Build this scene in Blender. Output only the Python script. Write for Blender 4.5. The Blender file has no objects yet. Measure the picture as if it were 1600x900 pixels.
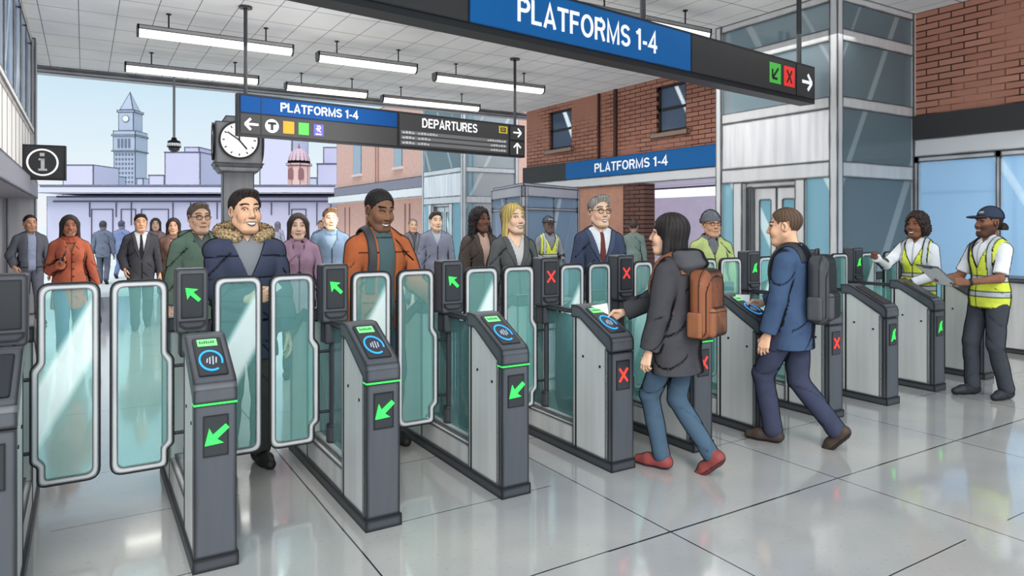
import bpy, bmesh, math, random
import numpy as np
from mathutils import Vector, Matrix
random.seed(7); np.random.seed(7)
sc = bpy.context.scene
C = sc.collection
PI = math.pi
# ------------------------------------------------------------------ camera model (eye 1.6 m, looking 31.7 deg right of the lanes)
FPX, EYE, YAW = 1083.0, 1.6, math.radians(31.7)
RX, RY = math.cos(YAW), -math.sin(YAW)
FX, FY = math.sin(YAW), math.cos(YAW)
def gp(px, d):
    """plan position seen in image column px at depth d"""
    c = (px - 800.0) / FPX * d
    return (RX * c + FX * d, RY * c + FY * d)
def zz(py, d):
    return EYE + (350.0 - py) * d / FPX
def y_on_x(X, px):
    u = (px - 800.0) / FPX
    return X * (RX - u * FX) / (u * FY - RY)
def x_on_y(Y, px):
    u = (px - 800.0) / FPX
    return Y * (u * FY - RY) / (RX - u * FX)
cam = bpy.data.cameras.new('camera')
cam.sensor_width = 36.0; cam.lens = FPX / 1600.0 * 36.0
cam.shift_y = -100.0 / 1600.0
cam.clip_start = 0.05; cam.clip_end = 3000
camo = bpy.data.objects.new('camera', cam); C.objects.link(camo)
camo.location = (0, 0, EYE); camo.rotation_euler = (PI / 2, 0, -YAW)
sc.camera = camo
sc.view_settings.view_transform = 'Standard'
sc.view_settings.look = 'None'
sc.cycles.max_bounces = 8; sc.cycles.transparent_max_bounces = 24
sc.cycles.caustics_reflective = False; sc.cycles.caustics_refractive = False
sc.cycles.sample_clamp_indirect = 6.0
# ------------------------------------------------------------------ materials
def lin(c):
    """'#rrggbb' or 0-255 triple -> linear rgb"""
    if isinstance(c, str):
        c = c.lstrip('#'); c = tuple(int(c[i:i + 2], 16) for i in (0, 2, 4))
    out = []
    for v in c[:3]:
        v = v / 255.0
        out.append(v / 12.92 if v <= 0.04045 else ((v + 0.055) / 1.055) ** 2.4)
    return tuple(out)
INK = (0.006, 0.006, 0.008, 1)
class NT:
    def __init__(s, name):
        s.m = bpy.data.materials.new(name); s.m.use_nodes = True
        s.t = s.m.node_tree; s.t.nodes.clear()
        s.out = s.t.nodes.new('ShaderNodeOutputMaterial')
    def n(s, typ, ins=None, **kw):
        nd = s.t.nodes.new(typ)
        for k, v in kw.items(): setattr(nd, k, v)
        for k, v in (ins or {}).items():
            if isinstance(v, bpy.types.NodeSocket): s.t.links.new(v, nd.inputs[k])
            else: nd.inputs[k].default_value = v
        return nd
    def math(s, op, a, b=0.0, c=None):
        ins = {0: a, 1: b}
        if c is not None: ins[2] = c
        return s.n('ShaderNodeMath', ins, operation=op).outputs[0]
    def mix(s, fac, a, b):
        nd = s.n('ShaderNodeMix', data_type='RGBA')
        for i, v in ((0, fac), (6, a), (7, b)):
            if isinstance(v, bpy.types.NodeSocket): s.t.links.new(v, nd.inputs[i])
            else: nd.inputs[i].default_value = v if i == 0 else (tuple(v) + (1,))[:4]
        return nd.outputs[2]
    def obj(s): return s.n('ShaderNodeTexCoord').outputs['Object']
    def geo(s): return s.n('ShaderNodeNewGeometry')
    def noise(s, vec, scale, detail=3.0, rough=.55):
        return s.n('ShaderNodeTexNoise', {'Vector': vec, 'Scale': scale, 'Detail': detail, 'Roughness': rough}).outputs['Fac']
    def ramp(s, v, a, b):
        nd = s.n('ShaderNodeMapRange', {'Value': v, 'From Min': a, 'From Max': b}); return nd.outputs[0]
    def scale(s, vec, sx, sy, sz):
        return s.n('ShaderNodeVectorMath', {0: vec, 1: (sx, sy, sz)}, operation='MULTIPLY').outputs[0]
    def edge_ink(s, r):
        """dark drawn seam along the real edges of a mesh (bevel normal against face normal)"""
        g = s.geo()
        w = s.ramp(s.noise(g.outputs['Position'], 3.0, 1.0), .2, .8)
        rad = s.math('MULTIPLY_ADD', w, r * 1.6, r * 1.9)
        b = s.n('ShaderNodeBevel', {'Radius': rad}, samples=6).outputs[0]
        d = s.n('ShaderNodeVectorMath', {0: b, 1: g.outputs['True Normal']}, operation='DOT_PRODUCT').outputs['Value']
        return s.math('LESS_THAN', s.math('ABSOLUTE', d), 0.985)
    def done(s, col, rough=.6, metal=0.0, spec=.3, emit=None, estr=0.0, coat=0.0):
        ins = {'Base Color': col if isinstance(col, bpy.types.NodeSocket) else (tuple(col) + (1,))[:4], 'Roughness': rough, 'Metallic': metal, 'Specular IOR Level': spec, 'Coat Weight': coat, 'Coat Roughness': .07}
        if emit is not None:
            ins['Emission Color'] = emit if isinstance(emit, bpy.types.NodeSocket) else (tuple(emit) + (1,))[:4]
            ins['Emission Strength'] = estr
        p = s.n('ShaderNodeBsdfPrincipled', ins)
        s.t.links.new(p.outputs[0], s.out.inputs[0]); return s.m
_mats = {}
def mat(name, col, rough=.6, metal=0.0, ink=0.0, spec=.3, var=None, amt=.12, emit=0.0):
    if name in _mats: return _mats[name]
    t = NT(name); c = lin(col)
    if var == 'streak':      # brushed sheet metal: soft vertical bands, cool to warm
        v = t.noise(t.scale(t.obj(), 4.0, 4.0, .35), 2.0, 2.0)
        a = tuple(min(1, x * (1 + amt)) for x in c); b = (c[0] * (1 - amt), c[1] * (1 - amt * .95), c[2] * (1 - amt * .7))
        colr = t.mix(t.ramp(v, .35, .65), b, a)
    elif var == 'mottle':
        v = t.noise(t.obj(), 5.0, 4.0)
        colr = t.mix(t.ramp(v, .3, .7), tuple(x * (1 - amt) for x in c), tuple(min(1, x * (1 + amt)) for x in c))
    elif var == 'far':
        v = t.noise(t.obj(), .05, 3.0)
        colr = t.mix(t.ramp(v, .3, .7), tuple(x * (1 - amt) for x in c), tuple(min(1, x * (1 + amt)) for x in c))
    else:
        v = t.noise(t.obj(), 2.0, 2.0)
        colr = t.mix(v, tuple(x * .96 for x in c), tuple(min(1, x * 1.04) for x in c))
    if ink: colr = t.mix(t.edge_ink(ink), colr, INK)
    if emit: m = t.done(colr, rough, metal, spec, colr, emit)
    else: m = t.done(colr, rough, metal, spec)
    _mats[name] = m; return m
def glow(name, col, strength, base=None):
    if name in _mats: return _mats[name]
    t = NT(name)
    v = t.noise(t.obj(), 20.0, 1.0)
    c = lin(col)
    m = t.done(lin(base or col), .5, 0, .2, t.mix(v, tuple(x * .95 for x in c), tuple(min(1, x * 1.03) for x in c)), strength)
    _mats[name] = m; return m
def glass(name, col, clear=.5, ink=0.0, glare=0.0):
    """tinted glass: part see-through tint, part milky colour, light surface reflection"""
    if name in _mats: return _mats[name]
    t = NT(name); c = lin(col)
    o = t.obj()
    sx = t.n('ShaderNodeSeparateXYZ', {0: o})
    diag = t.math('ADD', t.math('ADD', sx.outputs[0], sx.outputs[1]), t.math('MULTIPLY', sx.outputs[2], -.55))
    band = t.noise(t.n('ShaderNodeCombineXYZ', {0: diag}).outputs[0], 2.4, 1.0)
    mk = t.math('MULTIPLY', t.ramp(band, .60, .64), glare)  # pale glare streaks painted into the glass as diagonal bands
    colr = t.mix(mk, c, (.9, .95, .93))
    tint = tuple(min(1.0, .70 + .32 * x) for x in c)
    a = t.n('ShaderNodeBsdfTransparent', {'Color': tint + (1,)})
    b1 = t.n('ShaderNodeBsdfDiffuse', {'Color': colr}); b2 = t.n('ShaderNodeBsdfTranslucent', {'Color': colr})
    b = t.n('ShaderNodeAddShader', {0: b1.outputs[0], 1: b2.outputs[0]})
    mx = t.n('ShaderNodeMixShader', {0: t.math('ADD', clear, t.math('MULTIPLY', mk, -.3)), 1: b.outputs[0], 2: a.outputs[0]})
    g = t.n('ShaderNodeBsdfGlossy', {'Roughness': .08, 'Color': (.9, .95, 1, 1)})
    fr = t.n('ShaderNodeFresnel', {'IOR': 1.25})
    mx2 = t.n('ShaderNodeMixShader', {0: fr.outputs[0], 1: mx.outputs[0], 2: g.outputs[0]})
    t.t.links.new(mx2.outputs[0], t.out.inputs[0])
    _mats[name] = t.m; return t.m
def brick(name, axis, c1, c2, mortar, bw=.36, bh=.10, ms=.012):
    if name in _mats: return _mats[name]
    t = NT(name)
    s = t.n('ShaderNodeSeparateXYZ', {0: t.geo().outputs['Position']})
    v = t.n('ShaderNodeCombineXYZ', {0: s.outputs[axis], 1: s.outputs[2]}).outputs[0]
    b = t.n('ShaderNodeTexBrick', {'Vector': v, 'Scale': 1.0, 'Mortar Size': ms, 'Mortar Smooth': .1, 'Brick Width': bw, 'Row Height': bh,
                                   'Color1': lin(c1) + (1,), 'Color2': lin(c2) + (1,), 'Mortar': lin(mortar) + (1,), 'Bias': 0.0})
    nz = t.noise(v, .55, 4.0)
    hide = t.ramp(nz, .38, .50)        # joints drawn only here and there
    plain = t.mix(t.noise(v, 1.2, 3.0), lin(c1), lin(c2))
    col = t.mix(hide, plain, b.outputs['Color'])
    m = t.done(col, .85, 0, .15); _mats[name] = m; return m
# palette
steel = mat('brushed_steel', '#d4d2cf', .42, .12, .010, .4, 'streak', .10)
steel_light = mat('pale_steel', '#d9dadb', .4, .1, .018, .4, 'streak', .06)
steel_panel = mat('polished_panel', '#e6e6e8', .3, .1, .02, .5, 'streak', .12)
dark = mat('graphite_housing', '#56585d', .42, .05, .010, .45, 'streak', .12)
dark2 = mat('charcoal_plastic', '#4a4b50', .45, 0, .009, .4)
plinth_m = mat('black_plinth', '#46484d', .5, 0, .012, .35)
screen_m = mat('dark_screen', '#35373a', .3, 0, .006, .4)
black_m = mat('black_enamel', '#1c1d20', .5, 0, 0, .3)
frame_m = mat('flap_frame_grey', '#d6d7d8', .45, .05, .0065, .4)
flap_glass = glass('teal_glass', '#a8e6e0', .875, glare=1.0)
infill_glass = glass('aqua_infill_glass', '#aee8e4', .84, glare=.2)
green_led = glow('green_led', '#3df05c', .85)
red_led = glow('red_led', '#ff4038', .85)
blue_led = glow('blue_led', '#2f9df0', .8)
lcd_m = glow('green_display', '#7ee487', .65)
lcd_text = mat('display_text_green', '#2c7a3c', .5)
wave_m = mat('pale_mark', '#c6cde2', .5)
sign_blue = mat('sign_blue', '#0d62a6', .5, 0, .010, .25, emit=.10)
sign_grey = mat('sign_charcoal', '#3b3b3c', .5, 0, .010, .25, emit=.06)
sign_edge = mat('sign_casing', '#26282b', .5, 0, .0, .3)
sign_white = glow('sign_white', '#f6f7f8', .35)
sign_orange = mat('sign_orange', '#f28a1e', .5, emit=.25)
sign_green = mat('sign_green', '#4db848', .5, emit=.25)
sign_red = mat('sign_red', '#ef3b36', .5, emit=.25)
sign_purple = mat('sign_purple', '#5a4fa3', .5, emit=.25)
sign_yellow = mat('sign_yellow', '#c9b636', .5, emit=.15)
sign_dim = mat('sign_row_grey', '#6b6c6e', .5, emit=.1)
sign_pale = mat('sign_pale_text', '#b4b5b7', .5, emit=.15)
# ------------------------------------------------------------------ mesh helpers
class MB:
    def __init__(s): s.v = []; s.f = []
    def add(s, vs, fs):
        o = len(s.v); s.v += [tuple(v) for v in vs]; s.f += [tuple(i + o for i in f) for f in fs]; return s
    def box(s, x0, x1, y0, y1, z0, z1):
        v = [(x0, y0, z0), (x1, y0, z0), (x1, y1, z0), (x0, y1, z0), (x0, y0, z1), (x1, y0, z1), (x1, y1, z1), (x0, y1, z1)]
        return s.add(v, [(0, 3, 2, 1), (4, 5, 6, 7), (0, 1, 5, 4), (1, 2, 6, 5), (2, 3, 7, 6), (3, 0, 4, 7)])
    def prism(s, poly, a, b, axis='x'):
        """extrude a 2-D polygon (u,v) along axis from a to b. x:(y,z) y:(x,z) z:(x,y)"""
        def P(u, v, w): return {'x': (w, u, v), 'y': (u, w, v), 'z': (u, v, w)}[axis]
        n = len(poly); ar = sum(poly[i][0] * poly[(i + 1) % n][1] - poly[(i + 1) % n][0] * poly[i][1] for i in range(n))
        if ar < 0: poly = poly[::-1]
        lo, hi = min(a, b), max(a, b)
        if axis == 'y': lo, hi = hi, lo
        vs = [P(u, v, lo) for u, v in poly] + [P(u, v, hi) for u, v in poly]
        fs = [tuple(range(n))[::-1], tuple(range(n, 2 * n))] + [(i, (i + 1) % n, n + (i + 1) % n, n + i) for i in range(n)]
        return s.add(vs, fs)
    def ring(s, outer, inner, a, b, axis='y'):
        def P(u, v, w): return {'x': (w, u, v), 'y': (u, w, v), 'z': (u, v, w)}[axis]
        n = len(outer)
        vs = [P(u, v, a) for u, v in outer] + [P(u, v, a) for u, v in inner] + [P(u, v, b) for u, v in outer] + [P(u, v, b) for u, v in inner]
        fs = []
        for i in range(n):
            j = (i + 1) % n
            fs += [(i, j, n + j, n + i), (2 * n + i, 3 * n + i, 3 * n + j, 2 * n + j), (i, 2 * n + i, 2 * n + j, j), (n + i, n + j, 3 * n + j, 3 * n + i)]
        return s.add(vs, fs)
    def tube(s, a, b, r, r2=None, n=14):
        a, b = Vector(a), Vector(b); r2 = r if r2 is None else r2
        d = (b - a).normalized(); u = d.orthogonal().normalized(); w = d.cross(u)
        vs = [a + (u * math.cos(2 * PI * i / n) + w * math.sin(2 * PI * i / n)) * r for i in range(n)] + [b + (u * math.cos(2 * PI * i / n) + w * math.sin(2 * PI * i / n)) * r2 for i in range(n)]
        return s.add(vs, [tuple(range(n))[::-1], tuple(range(n, 2 * n))] + [(i, (i + 1) % n, n + (i + 1) % n, n + i) for i in range(n)])
    def path(s, pts, r, n=8):
        for a, b in zip(pts[:-1], pts[1:]): s.tube(a, b, r, n=n)
        return s
    def lathe(s, prof, c=(0, 0, 0), n=20):
        k = len(prof); vs = []; fs = []
        for i in range(n):
            a = 2 * PI * i / n
            vs += [(c[0] + r * math.cos(a), c[1] + r * math.sin(a), c[2] + z) for r, z in prof]
        for i in range(n):
            for j in range(k - 1):
                p, q = i * k, ((i + 1) % n) * k
                fs.append((p + j, q + j, q + j + 1, p + j + 1))
        fs.append(tuple(i * k + k - 1 for i in range(n))); fs.append(tuple(i * k for i in range(n))[::-1])
        return s.add(vs, fs)
    def xf(s, M):
        s.v = [tuple(M @ Vector(v)) for v in s.v]; return s
    def build(s, name, m, parent=None, smooth=False, loc=None):
        me = bpy.data.meshes.new(name); me.from_pydata(s.v, [], s.f); me.update()
        bm = bmesh.new(); bm.from_mesh(me); bmesh.ops.recalc_face_normals(bm, faces=bm.faces); bm.to_mesh(me); bm.free()
        me.materials.append(m)
        if smooth:
            me.polygons.foreach_set('use_smooth', [True] * len(me.polygons))
        o = bpy.data.objects.new(name, me); C.objects.link(o)
        if parent: o.parent = parent
        if loc: o.location = loc
        return o
def bx(name, m, parent, *b, **k): return MB().box(*b).build(name, m, parent, **k)
def empty(name, loc=(0, 0, 0), rz=0.0, label=None, cat=None, group=None):
    o = bpy.data.objects.new(name, None); C.objects.link(o)
    o.empty_display_size = .1; o.location = loc; o.rotation_euler = (0, 0, rz)
    return tag(o, label, cat, group)
def tag(o, label=None, cat=None, group=None, kind=None):
    if label: o['label'] = label
    if cat: o['category'] = cat
    if group: o['group'] = group
    if kind: o['kind'] = kind
    return o
def struct(o): o['kind'] = 'structure'; return o
def copy_tree(o, parent=None):
    c = o.copy(); C.objects.link(c); c.parent = parent
    for ch in list(o.children): copy_tree(ch, c)
    return c
def rpoly(pts, n=5):
    """polygon with rounded corners; pts = (u, v, radius)"""
    out = []; N = len(pts)
    for i in range(N):
        p = Vector(pts[i][:2]); a = Vector(pts[i - 1][:2]); b = Vector(pts[(i + 1) % N][:2]); r = pts[i][2]
        if r <= 0: out += [tuple(p)] * (n + 1); continue
        da, db = (a - p).normalized(), (b - p).normalized()
        s0, s1 = p + da * r, p + db * r
        for k in range(n + 1):
            t = k / n
            q = s0 * (1 - t) ** 2 + p * 2 * t * (1 - t) + s1 * t ** 2
            out.append(tuple(q))
    return out
def rrect(x0, x1, z0, z1, r, n=5): return rpoly([(x0, z0, r), (x1, z0, r), (x1, z1, r), (x0, z1, r)], n)
def stroke(a, b, w):
    a, b = Vector(a), Vector(b); d = (b - a).normalized(); p = Vector((-d.y, d.x)) * w / 2
    return [tuple(a + p), tuple(a - p), tuple(b - p), tuple(b + p)]
def arrow_thin(mb, cx, cz, size, ang, y0, y1, w):
    """line arrow (shaft and two barbs)"""
    ca, sa = math.cos(ang), math.sin(ang)
    def R(u, v): return (cx + (u * ca - v * sa) * size, cz + (u * sa + v * ca) * size)
    for a, b in (((-.5, 0), (.48, 0)), ((.5, 0), (.08, .42)), ((.5, 0), (.08, -.42))): mb.prism(stroke(R(*a), R(*b), w), y0, y1, 'y')
    return mb
def arrow_bold(mb, cx, cz, size, ang, y0, y1):
    ca, sa = math.cos(ang), math.sin(ang)
    pts = [(.58, 0), (-.02, .44), (.06, .125), (-.60, .11), (-.60, -.11), (.06, -.125), (-.02, -.44)]
    return mb.prism([(cx + (u * ca - v * sa) * size, cz + (u * sa + v * ca) * size) for u, v in pts], y0, y1, 'y')
def cross(mb, cx, cz, s, w, y0, y1, k=.8):
    mb.prism(stroke((cx - s * k, cz - s), (cx + s * k, cz + s), w), y0, y1, 'y')
    mb.prism(stroke((cx - s * k, cz + s), (cx + s * k, cz - s), w), y0 + .0006, y1 + .0006, 'y'); return mb
def arc(cx, cy, rx, ry, a0, a1, n=9): return [(cx + rx * math.cos(math.radians(a0 + (a1 - a0) * k / n)), cy + ry * math.sin(math.radians(a0 + (a1 - a0) * k / n))) for k in range(n + 1)]
T = .16; H_ = T / 2
GLYPH = {   # sans-serif capitals, cap height 1: (advance width, strokes as centre lines)
    'P': (.66, [[(H_, 0), (H_, 1)], [(H_, 1 - H_), (.38, 1 - H_)] + arc(.38, .70, .22, .22, 90, -90) + [(H_, .48)]]),
    'L': (.58, [[(H_, 1), (H_, H_), (.56, H_)]]),
    'A': (.72, [[(.07, 0), (.36, .97), (.65, 0)], [(.16, .27), (.56, .27)]]),
    'T': (.64, [[(0, 1 - H_), (.64, 1 - H_)], [(.32, 1), (.32, 0)]]),
    'F': (.58, [[(H_, 0), (H_, 1 - H_), (.57, 1 - H_)], [(H_, .50), (.50, .50)]]),
    'O': (.78, [arc(.39, .5, .31, .43, 90, 450, 24)]),
    'R': (.70, [[(H_, 0), (H_, 1 - H_), (.38, 1 - H_)] + arc(.38, .71, .22, .21, 90, -90) + [(H_, .50)], [(.40, .50), (.60, 0)]]),
    'M': (.84, [[(H_, 0), (H_, .96), (.42, .10), (.76, .96), (.76, 0)]]),
    'S': (.66, [arc(.33, .71, .24, .21, 20, 180, 8) + arc(.33, .71, .24, .21, 190, 255, 4) + arc(.33, .29, .25, .21, 75, -160, 12)]),
    'D': (.72, [[(H_, 0), (H_, 1 - H_), (.32, 1 - H_)] + arc(.32, .5, .31, .42, 90, -90, 12) + [(H_, H_)]]),
    'E': (.60, [[(.58, H_), (H_, H_), (H_, 1 - H_), (.58, 1 - H_)], [(H_, .50), (.52, .50)]]),
    'U': (.72, [[(H_, 1), (H_, .34)] + arc(.36, .34, .28, .26, 180, 360, 10) + [(.64, 1)]]),
    '1': (.40, [[(.27, 0), (.27, 1)], [(.27, .90), (.05, .76)]]),
    '4': (.66, [[(.46, 0), (.46, .97), (.06, .30), (.64, .30)]]),
    '-': (.34, [[(.03, .38), (.31, .38)]]), ' ': (.22, [])}
def text(name, body, x0, x1, z0, z1, y, m, parent, bold=.0, ex=.004):
    """lettering cut from sheet, one mesh, facing local -y"""
    gap = .09; tot = sum(GLYPH[c][0] + gap for c in body) - gap
    sx, sz = (x1 - x0) / tot, (z1 - z0)
    mb = MB(); cur = 0
    for c in body:
        wd, sts = GLYPH[c]
        for st in sts:
            closed = Vector(st[0]) == Vector(st[-1]) or (Vector(st[0]) - Vector(st[-1])).length < 1e-5
            P = [Vector(p) for p in st]; n = len(P); L = []; R = []
            for i in range(n):
                a = P[i - 1] if i > 0 else (P[-2] if closed else None); b = P[i + 1] if i < n - 1 else (P[1] if closed else None)
                d1 = (P[i] - a).normalized() if a is not None else None; d2 = (b - P[i]).normalized() if b is not None else None
                if d1 is None: d1 = d2
                if d2 is None: d2 = d1
                tn = (d1 + d2)
                tn = tn.normalized() if tn.length > 1e-6 else d1
                nn = Vector((-tn.y, tn.x)); k = min(1.9, 1.0 / max(.35, nn.dot(Vector((-d1.y, d1.x)))))
                L.append(P[i] + nn * H_ * k); R.append(P[i] - nn * H_ * k)
            vs = []
            for yy in (y - ex, y):
                vs += [(x0 + (cur + p.x) * sx, yy, z0 + p.y * sz) for p in L] + [(x0 + (cur + p.x) * sx, yy, z0 + p.y * sz) for p in R]
            fs = []
            for i in range(n - 1):
                fs += [(i, n + i, n + i + 1, i + 1), (2 * n + i, 2 * n + i + 1, 3 * n + i + 1, 3 * n + i), (i, i + 1, 2 * n + i + 1, 2 * n + i), (n + i, 3 * n + i, 3 * n + i + 1, n + i + 1)]
            mb.add(vs, fs)
            y -= .0002
        cur += wd + gap
    return mb.build(name, m, parent)
# ------------------------------------------------------------------ world and lamps
w = bpy.data.worlds.new('sky'); sc.world = w; w.use_nodes = True
nt = w.node_tree; nt.nodes.clear()
out = nt.nodes.new('ShaderNodeOutputWorld'); bg = nt.nodes.new('ShaderNodeBackground')
tc = nt.nodes.new('ShaderNodeTexCoord'); sp = nt.nodes.new('ShaderNodeSeparateXYZ'); rp = nt.nodes.new('ShaderNodeValToRGB')
nt.links.new(tc.outputs['Generated'], sp.inputs[0]); nt.links.new(sp.outputs[2], rp.inputs[0]); nt.links.new(rp.outputs[0], bg.inputs[0]); nt.links.new(bg.outputs[0], out.inputs[0])
e = rp.color_ramp.elements
e[0].position = 0.0; e[0].color = lin('#f4f6fa') + (1,)
e[1].position = .22; e[1].color = lin('#c4e4f6') + (1,)
x = rp.color_ramp.elements.new(.08); x.color = lin('#e6f3fb') + (1,)
bg.inputs[1].default_value = 1.0
def lamp(name, kind, loc, energy, col=(1, 1, 1), size=1.0, size_y=None, look=None, rot=None, ang=None):
    l = bpy.data.lights.new(name, kind); l.energy = energy; l.color = col
    if kind == 'AREA':
        l.size = size
        if size_y: l.shape = 'RECTANGLE'; l.size_y = size_y
    if kind == 'SUN' and ang: l.angle = ang
    o = bpy.data.objects.new(name, l); C.objects.link(o); o.location = loc
    if look is not None: o.rotation_euler = (Vector(look) - Vector(loc)).to_track_quat('-Z', 'Y').to_euler()
    if rot: o.rotation_euler = rot
    return o
lamp('frontal_fill_sun', 'SUN', (0, -6, 9), 1.3, (1, .98, .95), look=(3.2, 4, 0.5), ang=math.radians(25))  # soft sun lamp added behind the viewer for frontal light
lamp('plaza_sun', 'SUN', (-20, 20, 40), .9, (1, .97, .92), look=(-5, 35, 0), ang=math.radians(12))
lamp('front_fill', 'AREA', (-.5, -3.2, 3.6), 270, (1, .99, .97), 5, 3, look=(4, 6, .6))
lamp('hall_fill', 'AREA', (5, 9, 4.3), 290, (1, .99, .97), 9, 7, look=(5, 9, 0))
lamp('left_wash', 'AREA', (3.5, 9, 2.6), 90, (1, .99, .97), 3, 2.5, look=(-.8, 12, 2.6))  # unseen area lamp added to brighten the left wall
lamp('shop_fill', 'AREA', (12.2, 3.5, 2.9), 22, (.95, .98, 1), 1.5, 4, look=(12.4, 3.5, 0))
CEIL = 4.9
# ------------------------------------------------------------------ floor, ceiling, walls
def floor_mat():
    t = NT('polished_terrazzo')
    p = t.geo().outputs['Position']
    s = t.n('ShaderNodeSeparateXYZ', {0: p})
    wob = t.math('MULTIPLY', t.noise(p, 1.2, 2.0), .012)
    def line(v, off, per, wd):
        q = t.math('ADD', t.math('ADD', v, wob), -off + per * 200)
        m = t.math('MODULO', q, per)
        return t.math('LESS_THAN', t.math('ABSOLUTE', t.math('ADD', m, -per / 2)), wd)
    lx = line(s.outputs[0], 1.16 + .72, 1.44, .0045); ly = line(s.outputs[1], 2.635 + .425 * 1, .85, .0035)
    broken = t.math('GREATER_THAN', t.noise(p, .7, 1.0), .46)
    l2 = t.math('MULTIPLY', ly, broken)
    main = t.math('LESS_THAN', t.math('ABSOLUTE', t.math('ADD', t.math('ADD', s.outputs[1], wob), -2.64)), .0045)
    ink = t.math('MAXIMUM', t.math('MAXIMUM', lx, l2), main)
    n1 = t.noise(p, 1.0, 3.0); n2 = t.noise(p, 34.0, 3.0, .7)
    base = t.mix(t.ramp(n1, .3, .7), lin('#a3a2a4'), lin('#bdb9b2'))
    base = t.mix(t.math('MULTIPLY', t.ramp(n2, .60, .68), .38), base, lin('#8d8b88'))
    # daylight painted into the floor colour: gradually paler beyond the lanes
    base = t.mix(t.ramp(s.outputs[1], 5.2, 8.0), base, lin('#dcd6cd'))
    col = t.mix(ink, base, INK)
    rough = t.math('MULTIPLY_ADD', t.noise(p, 2.0, 2.0), .10, .10)
    m = t.done(col, rough, 0, 1.0, coat=.8); return m
f = MB().box(-9, 14, -4, 17.6, -.12, 0).build('floor', floor_mat()); struct(f)
plaza_m = NT('pale_plaza_paving')
pp = plaza_m.geo().outputs['Position']
plaza_m = plaza_m.done(plaza_m.mix(plaza_m.ramp(plaza_m.noise(pp, .4, 3.0), .3, .7), lin('#ded9d4'), lin('#ece8e4')), .8, 0, .2)
struct(MB().box(-160, 320, 17.6, 420, -.16, -.005).build('trim_1', plaza_m))
def ceil_mat():
    t = NT('ceiling_tiles')
    p = t.geo().outputs['Position']; s = t.n('ShaderNodeSeparateXYZ', {0: p})
    def line(v, off, per, wd):
        m = t.math('MODULO', t.math('ADD', v, -off + per * 100.5), per)
        return t.math('LESS_THAN', t.math('ABSOLUTE', t.math('ADD', m, -per / 2)), wd)
    ink = t.math('MAXIMUM', line(s.outputs[0], .45, .52, .0055), line(s.outputs[1], 12.62, .92, .008))
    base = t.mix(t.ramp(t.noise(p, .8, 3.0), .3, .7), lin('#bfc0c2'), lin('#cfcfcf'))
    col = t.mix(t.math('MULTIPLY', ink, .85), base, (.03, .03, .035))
    return t.done(col, .9, 0, .1, col, .24)  # tiles given a glow of their own to lift the ceiling
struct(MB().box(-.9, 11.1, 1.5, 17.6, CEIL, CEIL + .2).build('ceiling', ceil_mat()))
beam_m = mat('roof_edge_grey', '#b9bbc0', .6, 0, .02)
struct(MB().box(-.9, 12.5, 17.45, 17.75, CEIL - .14, CEIL).box(-.9, 12.5, 17.38, 17.45, CEIL - .05, CEIL).build('trim_2', beam_m))
# ---- right wall X = 11.1
XW = 11.1
brickR = brick('red_brick', 1, '#c68f7b', '#b47d6a', '#4a352f', ms=.010)
cream_m = mat('white_soffit', '#e9eaec', .6, 0, .02)
band_m = mat('charcoal_fascia', '#3d3d3f', .55, 0, .0)
Y_e0, Y_e1 = 5.92, 8.15
# near stretch of the right wall: brick above, fascia, white band, big window
struct(MB().box(XW, XW + .3, 1.0, Y_e0 + 3, 3.28, CEIL).build('wall_right', brickR))
struct(MB().box(XW - .10, XW + .05, 1.0, Y_e0, 2.92, 3.28).build('trim_3', band_m))
struct(MB().box(XW - .06, XW + .05, 1.0, Y_e0, 2.64, 2.92).build('trim_4', cream_m))
win_glass = glass('shop_window_glass', '#bfdcf0', .45, glare=.5)
win_glass2 = glass('lift_glass', '#9db1b8', .62, glare=.35)
win_far = glass('kiosk_glass', '#b5d2ea', .68, glare=.5)
wn = MB()
for y in (1.0, 2.6, 4.72, 5.86): wn.box(XW - .05, XW + .05, y, y + .06, .0, 2.64)
wn.box(XW - .05, XW + .05, 1.0, Y_e0, 2.56, 2.64).box(XW - .05, XW + .05, 1.0, Y_e0, .0, .12)
wf = struct(wn.build('window_1', steel_light))
bx('window_pane', win_glass, wf, XW - .012, XW + .012, 1.0, Y_e0, .12, 2.56)
# room seen through that window
struct(MB().box(XW + 2.4, XW + 2.5, .5, Y_e0 + 3, 0, 3.3).build('wall_shop_back', mat('shop_back_blue', '#c6dae6', .8, 0, 0, .2, 'mottle', .10, .25)))  # back wall glows by itself, brightening the room behind the glass
struct(MB().box(XW, XW + 2.5, .4, .5, 0, 3.3).build('wall_shop_side', mat('shop_back_blue', '#b9d3ea')))
struct(MB().box(XW + .05, XW + 2.5, 1.0, Y_e0 + 3, 3.2, 3.28).build('ceiling_shop', mat('shop_ceiling', '#cfd8e2')))
pm = MB()  # dark posts standing in for elevator rails reflected in the window
for y in (1.9, 3.1, 3.4, 4.3, 5.1, 5.5): pm.box(XW + 2.3, XW + 2.38, y, y + .05, 0, 2.9)
struct(pm.box(XW + 2.3, XW + 2.38, 1.0, 8.0, 2.15, 2.2).build('trim_11', mat('rail_reflection_posts', '#5f7f9a', .6)))
# low steel counter in front of the window
ct = empty('ticket_counter', (9.75, 3.2, 0), 0, 'low grey steel counter along the window behind the staff man in the cap', 'counter')
bx('counter_body', steel, ct, 0, .5, -1.6, 1.25, .06, .88); bx('worktop', dark, ct, -.03, .53, -1.63, 1.28, .88, .93); bx('kick_plate', plinth_m, ct, .02, .48, -1.58, 1.23, 0, .06)
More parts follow.
